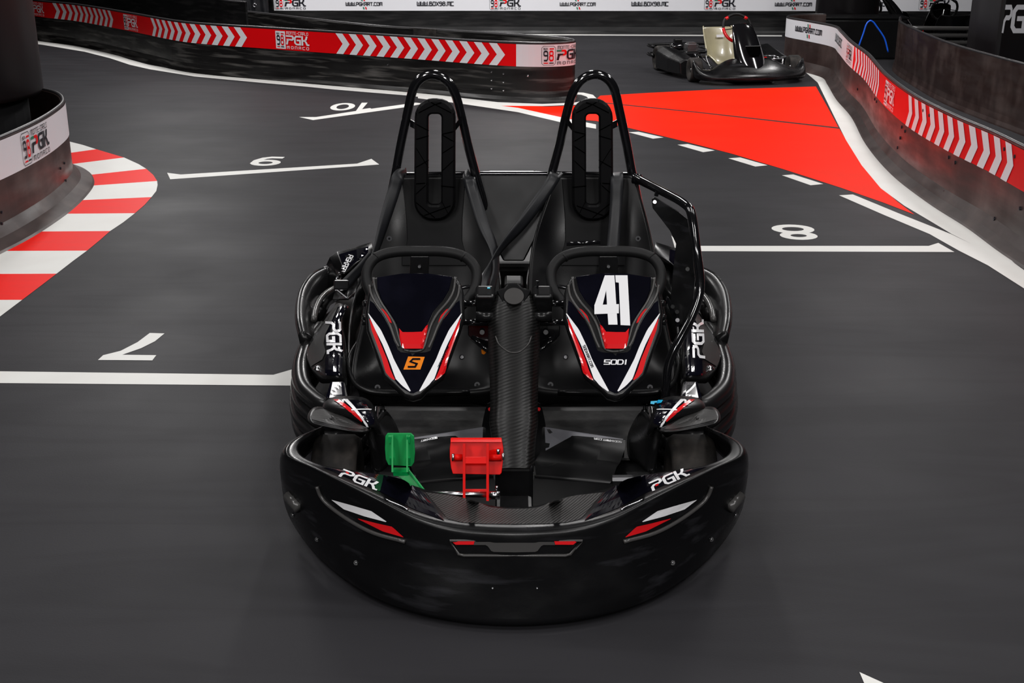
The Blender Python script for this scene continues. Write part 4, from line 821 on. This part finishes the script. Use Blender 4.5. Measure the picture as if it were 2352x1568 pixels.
for f, par, tx in ((lambda P: P, poa, ((780, 744), (0, 21), (25, 0))), (m_, pob, ((1617, 822), (-1, -24), (-24, 3)))):
    mb = MB(); strip(cpd, f([(778, 706), (765, 738), (752, 766), (749, 789), (757, 808), (749, 824), (749, 862)]), f([(800, 704), (781, 736), (786, 766), (788, 790), (787, 820), (785, 840), (784, 863)]), mb, n=40, k=10, off=.003); mb.build('pod_sticker', M_sk, par)
    mb = MB(); strip(cpd, f([(772, 712), (750, 745), (728, 772), (713, 795), (708, 822), (716, 842)]), f([(774, 714), (762, 742), (749, 768), (745, 790), (750, 808), (742, 826)]), mb, n=40, k=10, off=.0025); mb.build('carbon_sticker', M_carbp, par)
    mb = MB(); ltext(cpd, '', (782 if f is not m_ else 1620, 742 if f is not m_ else 824), (0, 22) if f is not m_ else (0, -25), (20, 0) if f is not m_ else (-20, 0) , .26, mb, 0, PGKH, .002)
    if f is m_: mb = MB(); ltext(cpd, '', (1616, 824), (-1, -25), (-17, 0), .26, mb, 0, PGKH, .006)
    else: mb = MB(); ltext(cpd, '', (753, 742), (1, 21), (20, 0), .26, mb, 0, PGKH, .006)
    mb.build('lettering', M_sw, par)
    c = cpd(*f([(732, 848)])[0], .002); MB().lathe([(0, .016), (.004, .016), (.006, .010), (.010, .010), (.012, 0)], c, 'Z', 16).build('bolt', M_chr, par, smooth=True)
def block():
    return MB().slab([K(758, 874, .315), K(792, 873, .325), K(800, 913, .29), K(747, 918, .275)], (0, .03, -.10))
bla, blb = mir('pod_nose', block, M_sat, mods=[BEV(.008, 3)])
cbl = Cast([bla, blb])
for f, par in ((lambda P: P, bla), (m_, blb)):
    mb = MB(); strip(cbl, f([(760, 878), (750, 914)]), f([(789, 878), (795, 911)]), mb, n=6, k=6, off=.0015); mb.build('gloss_sticker', M_sk, par)
OL = [K(711, 781, .24), K(698, 809, .24), K(691, 843, .24), K(697, 880, .24), K(720, 906, .24), K(750, 924, .24), K(790, 938, .22)]
def sbump(k):
    def f():
        L_ = [V((p.x-[0, .006, .012, .008][k], p.y-.004*k, [.225, .175, .125, .075][k])) for p in OL]; L_ = [V((L_[0].x+.02, L_[0].y+.18, L_[0].z))]+L_+[V((-.48, 3.62, L_[0].z))]
        return MB().tube(catmull(L_, 6), .032, 12, sq=(1, .95))
    return f
for k in range(4): mir('side_bumper_rib', sbump(k), M_sat, smooth=True)
def guard():
    L_ = [KY(800, 643, 4.86), K(767, 650, .24), K(736, 666, .24), K(716, 694, .24), K(708, 728, .24), K(708, 765, .24), K(716, 800, .22)]
    return MB().tube(catmull(L_, 6), .036, 12, sq=(.8, 2.2))
mir('rear_wheel_guard', guard, M_sat, smooth=True)
def guardr():
    L_ = [K(790, 655, .29), K(765, 664, .29), K(742, 682, .29), K(728, 706, .29), K(722, 735, .28)]
    return MB().tube(catmull(L_, 6), .012, 8)
mir('guard_lining', guardr, M_edge, smooth=True)
def tail():
    R_ = [[(757, 606, .42), (763, 592, .44), (778, 582, .45), (820, 571, .46), (856, 560, .48)], [(772, 622, .385), (778, 626, .40), (792, 628, .42), (818, 604, .44), (856, 580, .455)], [(784, 640, .33), (788, 630, .36), (803, 622, .39), (828, 603, .42), (852, 590, .43)], [(778, 664, .30), (790, 658, .33), (803, 645, .36), (824, 625, .39), (846, 620, .40)], [(770, 690, .26), (785, 690, .31), (802, 690, .34), (822, 670, .33), (840, 670, .32)]]
    return MB().grid([[K(*p) for p in r] for r in R_])
ta, tb = mir('rear_pod', tail, M_plas, smooth=True, mods=[SOL(.01), BEV(.004)])
ct = Cast([ta, tb])
mb = MB(); strip(ct, [(762, 598), (778, 585), (820, 573), (848, 566)], [(782, 640), (800, 618), (825, 597), (846, 585)], mb, n=16, k=6); mb.build('dark_sticker', M_sk, ta)
mb = MB(); ltext(ct, 'PGKART.CO', (803, 586), (-2.9, 5.3), (7.0, 2.4), .27, mb, 0, None, .003, gap=.3); mb.build('lettering', M_sw, ta)
mb = MB(); strip(ct, m_([(762, 598), (778, 585), (820, 573), (848, 566)]), m_([(782, 640), (800, 618), (825, 597), (846, 585)]), mb, n=16, k=6); mb.build('dark_sticker', M_sk, tb)
# buckle and lower belt on the left
belt([(858, 580, 4.18, 50), (830, 615, 4.12, 40), (795, 652, 4.06, 20), (778, 672, 4.05, 10)], .04)
mb = MB().box(KY(785, 655, 4.03), (.05, .02, .035), 0, -.6); mb.build('buckle', M_gloss, kart, mods=[BEV(.004)])
mb = MB().tube([KY(772, 663, 4.02), KY(798, 684, 4.0)], .003, 6); mb.build('buckle_bar', M_chr, kart)
# inner walls between seat and pods
def inner():
    return MB().grid([[K(856, 600, .50), K(848, 680, .36), K(838, 740, .2)], [K(815, 660, .38), K(808, 720, .3), K(812, 780, .12)], [K(800, 740, .30), K(802, 800, .22), K(806, 860, .08)], [K(798, 850, .26), K(800, 890, .18), K(806, 920, .06)]])
mir('inner_side_panel', inner, M_sat, smooth=True, mods=[SUB(1), SOL(.006)])
# --- guard frame on the right with its black plate ---
P = [KY(1463, 409, 4.38), KY(1480, 418, 4.33), KY(1530, 444, 4.22), KY(1572, 468, 4.10), KY(1589, 492, 4.04), KY(1600, 570, 3.98), KY(1609, 640, 3.95), KY(1606, 680, 3.93), KY(1588, 730, 3.90), KY(1556, 790, 3.86), KY(1538, 830, 3.84), KY(1531, 870, 3.82), KY(1528, 918, 3.80)]
gf = MB().tube(catmull(P, 5), .0155, 12).build('side_guard', M_gloss, kart, smooth=True)
MB().tube([P[0]-V((.01, 0, 0)), P[0]+V((.012, -.012, -.004))], .02, 12).build('guard_collar', M_gloss, gf, smooth=True)
pl = [(1498, 457, 4.24), (1505, 452, 4.235), (1560, 486, 4.13), (1580, 502, 4.06), (1590, 560, 4.0), (1598, 640, 3.96), (1594, 690, 3.95), (1578, 735, 3.93), (1566, 752, 3.92), (1552, 748, 3.93), (1541, 700, 3.95), (1545, 640, 3.98), (1554, 560, 4.05), (1540, 530, 4.1), (1500, 478, 4.23)]
ga, gb, gc = KY(1498, 457, 4.24), KY(1598, 640, 3.96), KY(1552, 748, 3.93); gn = (gb-ga).cross(gc-ga).normalized()
MB().slab([KP(q[0], q[1], ga, gn) for q in pl], (0, .006, 0)).build('guard_plate', M_plas, gf, mods=[BEV(.002)])
MB().slab([KY(1541, 690, 3.94), KY(1534, 682, 3.94), KY(1531, 690, 3.94), KY(1548, 735, 3.92), KY(1556, 752, 3.91), KY(1566, 745, 3.91)], (0, .02, 0)).build('guard_bracket', M_gloss, gf, mods=[BEV(.002)])
for q in ((1505, 464, 4.225), (1557, 735, 3.9), (1556, 716, 3.91), (1580, 618, 3.95), (1546, 704, 3.91)):
    c = KY(*q); MB().tube([c, c+V((-.001, -.006, .002))], .007, 10).build('bolt', M_chr if q[1] in (464, 735) else M_sat, gf)
MB().tube([KY(1508, 450, 4.25), KY(1512, 436, 4.25)], .008, 8).build('plate_lug', M_gloss, gf)
# brake reservoir style bar behind the right wheel, mountings beside the fairings
MB().tube([KY(1302, 560, 4.24), KY(1380, 556, 4.24)], .008, 8).build('small_rail', M_gloss, kart, smooth=True)
for s_ in (-1, 1):
    for q in ((836, 697), (834, 729), (833, 740)):
        x = q[0] if s_ < 0 else 2362-q[0]; c = KY(x, q[1], 3.62); MB().tube([c-V((.0, 0, 0)), c+V((.012*-s_, .01, 0))], .010, 10).build('mounting_nut', M_sat, kart, smooth=True)
# engine and rear bumper behind the seats
MB().box((0, 4.66, .27), (.34, .26, .40)).build('engine_cover', M_foam, kart, mods=[BEV(.03, 3)])
for z in (.14, .24): MB().tube(catmull([(-.78, 4.6, z), (-.76, 4.86, z), (-.6, 4.95, z), (0, 4.97, z), (.6, 4.95, z), (.76, 4.86, z), (.78, 4.6, z)], 5), .03, 10).build('rear_bumper', M_sat, kart, smooth=True)

# ---------------- single karts ----------------
def single_kart(label, loc, a, dark=False, bars=False, group=None, z=0.):
    e = empty('racing_kart', (loc[0], loc[1], z), label, 'go-kart', group, (0, 0, 0)); e.rotation_euler = (0, 0, math.radians(a))
    for s_ in (-1, 1):
        ringwheel((s_*.58, -.52, .128), .128, .13, math.radians(-6), par=e, hub=.03); ringwheel((s_*.56, .53, .14), .14, .20, 0, par=e, hub=.03)
        MB().tube(catmull([(s_*.20, -.85, .09), (s_*.30, -.5, .08), (s_*.30, .0, .07), (s_*.34, .6, .08)], 4), .016, 8).build('frame_rail', M_gloss, e, smooth=True)
        MB().slab([(s_*.47, -.30, .05), (s_*.66, -.24, .05), (s_*.68, .30, .06), (s_*.50, .34, .06)], (0, 0, .01)).build('pod_tray', M_plas, e)
        rows = [[(s_*.66, -.30, .06), (s_*.67, -.29, .18), (s_*.60, -.29, .215), (s_*.48, -.30, .20), (s_*.47, -.30, .06)], [(s_*.70, 0, .05), (s_*.71, .0, .20), (s_*.62, 0, .25), (s_*.48, .0, .24), (s_*.47, 0, .06)], [(s_*.73, .33, .06), (s_*.73, .33, .24), (s_*.64, .34, .30), (s_*.52, .34, .28), (s_*.50, .34, .06)]]
        mb = MB().grid(rows); n = 5; mb.f += [(0, 1, 2, 3, 4), (14, 13, 12, 11, 10)]; mb.m += [0, 0]; mb.build('side_pod', M_sat, e, mods=[BEV(.015)])
    MB().tube([(-.55, .53, .14), (.55, .53, .14)], .018, 10).build('rear_axle', M_chr, e, smooth=True)
    MB().box((0, -.35, .045), (.52, .9, .01)).build('floor_tray', M_sat, e)
    # nose
    S_ = [[(-.585, -.63, .19), (-.635, -.62, .25), (-.65, -.62, .22), (-.65, -.64, .12), (-.64, -.65, .07)], [(-.54, -.66, .13), (-.61, -.70, .17), (-.635, -.72, .14), (-.635, -.73, .08), (-.62, -.73, .045)], [(-.46, -.66, .13), (-.55, -.77, .135), (-.58, -.81, .11), (-.58, -.825, .07), (-.56, -.825, .04)],
          [(-.36, -.64, .19), (-.43, -.78, .15), (-.46, -.88, .105), (-.46, -.90, .07), (-.44, -.89, .04)], [(-.20, -.64, .27), (-.24, -.80, .21), (-.25, -.94, .12), (-.25, -.965, .08), (-.24, -.955, .04)], [(0, -.64, .22), (0, -.80, .19), (0, -.97, .12), (0, -.995, .08), (0, -.985, .04)]]
    rows = [[V(q) for q in r] for r in S_]; rows += [flip(r) for r in rows[-2::-1]]
    MB().grid(rows).build('front_bumper', M_plas if not dark else M_sat, e, smooth=True, mods=[SUB(2), SOL(.01)])
    # front fairing
    S_ = [(-.40, .60, .115, .02), (-.46, .585, .13, .05), (-.56, .50, .15, .07), (-.68, .37, .17, .09), (-.78, .26, .17, .09), (-.86, .17, .13, .07), (-.90, .12, .05, .03)]
    rows = []
    for (y, z_, w_, d) in S_: rows.append([V((w_*math.sin(t), y+d*(1-math.cos(t))*.9, z_-d*(1-math.cos(t))*1.2)) for t in [math.radians(q) for q in range(-90, 91, 15)]])
    fr = MB().grid(rows).build('front_fairing', M_gloss, e, smooth=True, mods=[SOL(.008), SUB(1)])
    MB().slab([(-.085, -.715, .372), (.085, -.715, .372), (.07, -.77, .30), (.0, -.78, .285), (-.07, -.77, .30)], (0, .02, .012)).build('air_intake', M_hole, fr, mods=[BEV(.006)])  # solid slab, blackened to stand for a shaded hollow
    MB().tube([(-.09, -.712, .382), (.09, -.712, .382)], .006, 6).build('intake_lip', M_gloss, fr)
    # steering wheel
    c = V((0, -.26, .535)); U = V((0, .42, .90)).normalized(); pts = []
    for k in range(28):
        t = 2*math.pi*k/28; rr = .165*(1 if math.sin(t) < .75 else .94); pts.append(c+V((1, 0, 0))*math.cos(t)*rr+U*math.sin(t)*rr)
    wh_ = MB().tube(pts, .016, 10, True).build('steering_wheel', M_grip, e, smooth=True)
    for k0, k1 in ((3, 4), (10, 11), (14, 19), (24, 26)): MB().tube(catmull([pts[k % 28] for k in range(k0, k1+1)], 3), .0175, 10).build('red_grip', M_sr if not dark else M_grip, wh_, smooth=True)
    MB().box(c+U*.155, (.07, .02, .012)).build('wheel_badge', M_so, wh_)
    MB().tube([c, c-U*.2+V((0, -.05, -.16))], .012, 8).build('steering_column', M_chr, e, smooth=True)
    MB().tube([c+V((-.15, 0, -.02)), c, c+V((.15, 0, -.02))], .012, 8, sq=(1, .4)).build('spoke', M_gloss, wh_)
    # seat
    rows = []
    for (y, z_, w_, d) in ((.34, .50, .17, .02), (.31, .44, .19, .06), (.26, .32, .20, .10), (.20, .18, .20, .13), (.08, .09, .19, .12), (-.08, .08, .18, .09), (-.16, .11, .17, .03)):
        rows.append([V((w_*j/4, y-d*1.0*(abs(j)/4)**3*(1 if y > .15 else .2), z_+d*(abs(j)/4)**3*(.2 if y > .15 else 1.))) for j in range(-4, 5)])
    se = MB().grid(rows).build('seat', M_beige if not dark else M_seat, e, smooth=True, mods=[SOL(.008), SUB(1)])
    b = [r[0] for r in rows]+rows[-1][1:-1]+[r[-1] for r in rows[::-1]]
    MB().tube(catmull(b, 3), .009, 8).build('seat_edge', M_beige if not dark else M_seat, se, smooth=True)
    MB().box((0.02, .265, .40), (.09, .004, .03), 0, -.2).build('seat_label', M_vw, se) if not dark else None
    # engine on the left of the picture
    en = MB().box((-.37, .20, .17), (.20, .22, .16)).build('engine', M_sat, e, mods=[BEV(.02)])
    mb = MB()
    for k in range(6): mb.box((-.37, .16, .255+k*.014), (.13, .13, .006))
    mb.box((-.37, .16, .30), (.09, .09, .1)); mb.build('cylinder', M_alu, en)
    MB().tube(catmull([(-.36, .05, .22), (-.36, -.03, .18), (-.42, -.05, .12), (-.42, .2, .1), (-.40, .5, .18)], 4), .024, 10).build('exhaust_pipe', M_gloss, en, smooth=True)
    MB().lathe([(-.10, 0), (-.10, .04), (-.08, .05), (.08, .05), (.10, .04), (.10, 0)], (-.42, .42, .27), 'X', 16).build('air_box', M_gloss, en, smooth=True)
    MB().tube(catmull([(-.30, .1, .3), (-.25, .0, .28), (-.28, -.1, .2), (-.30, -.3, .1)], 4), .008, 6).build('cable', M_gloss, e, smooth=True)
    MB().tube([(-.36, .32, .32), (-.24, -.20, .10)], .010, 8).build('seat_stay', M_gloss, e, smooth=True)
    # pedals and the tubular frame on the right
    pd = MB().box((.20, -.55, .20), (.07, .012, .10), 0, .3).build('brake_pedal', M_red, e, mods=[BEV(.003)])
    mb = MB().tube([(.22, -.40, .24), (.40, -.40, .24), (.40, -.62, .23), (.22, -.62, .23)], .008, 8, True); mb.tube([(.40, -.40, .24), (.40, -.40, .09)], .008, 8); mb.tube([(.40, -.62, .23), (.40, -.62, .09)], .008, 8); mb.build('alloy_footrest', M_chr, e, smooth=True)
    for s_ in (-1, 1): MB().tube([(s_*.30, -.5, .10), (s_*.55, -.52, .128)], .012, 8).build('stub_axle', M_chr, e)
    zs = (.21, .295, .38) if bars else (.16, .26)
    for q in zs: MB().tube(catmull([(-.66, .60, q), (-.66, .76, q), (-.58, .82, q), (0, .84, q), (.58, .82, q), (.66, .76, q), (.66, .60, q)], 4), .028 if bars else .02, 10).build('rear_bumper', M_edge if bars else M_sat, e, smooth=True)
    for x in (-.28, .28): MB().box((x, .83, .2), (.10, .05, .24)).build('bumper_bracket', M_sat, e, mods=[BEV(.01)])
    return e
single_kart('small black racing kart with a cream seat, parked on the track beyond the red zone', (2.43, 14.10), 13)
k2 = single_kart('black kart seen from behind, its rear bumper bars showing past the scuffed black barrier sheet', (5.68, 16.35), 176, True, True)
k3 = single_kart('black kart parked close to the far banner, half hidden behind the padded column', (4.95, 18.08), 95, True)
MB().lathe([(0, .018), (.03, .018), (.04, 0)], (.2, .3, .43), 'Z', 12).build('red_lamp', M_sr, k3)
c = MB().box((.2, .3, .33), (.05, .05, .2)).build('lamp_post', M_gloss, k3)

for o in bpy.data.objects:                 # labels of the parts that stand out from their thing
    n = o.name.split('.')[0]
    if o.parent and o.parent == kart:
        if n == 'accelerator_pedal': o['label'] = 'green metal accelerator pedal'
        if n == 'brake_pedal': o['label'] = 'red metal brake pedal'
        if n == 'side_guard': o['label'] = 'glossy bent tube guard with black plate on the right'
    if n == 'number': o['label'] = 'white number 41'
    if n == 'emblem': o['label'] = 'orange slanted emblem'
    if n == 'seat' and o.parent and o.parent.name == 'racing_kart': o['label'] = 'cream resin bucket seat'
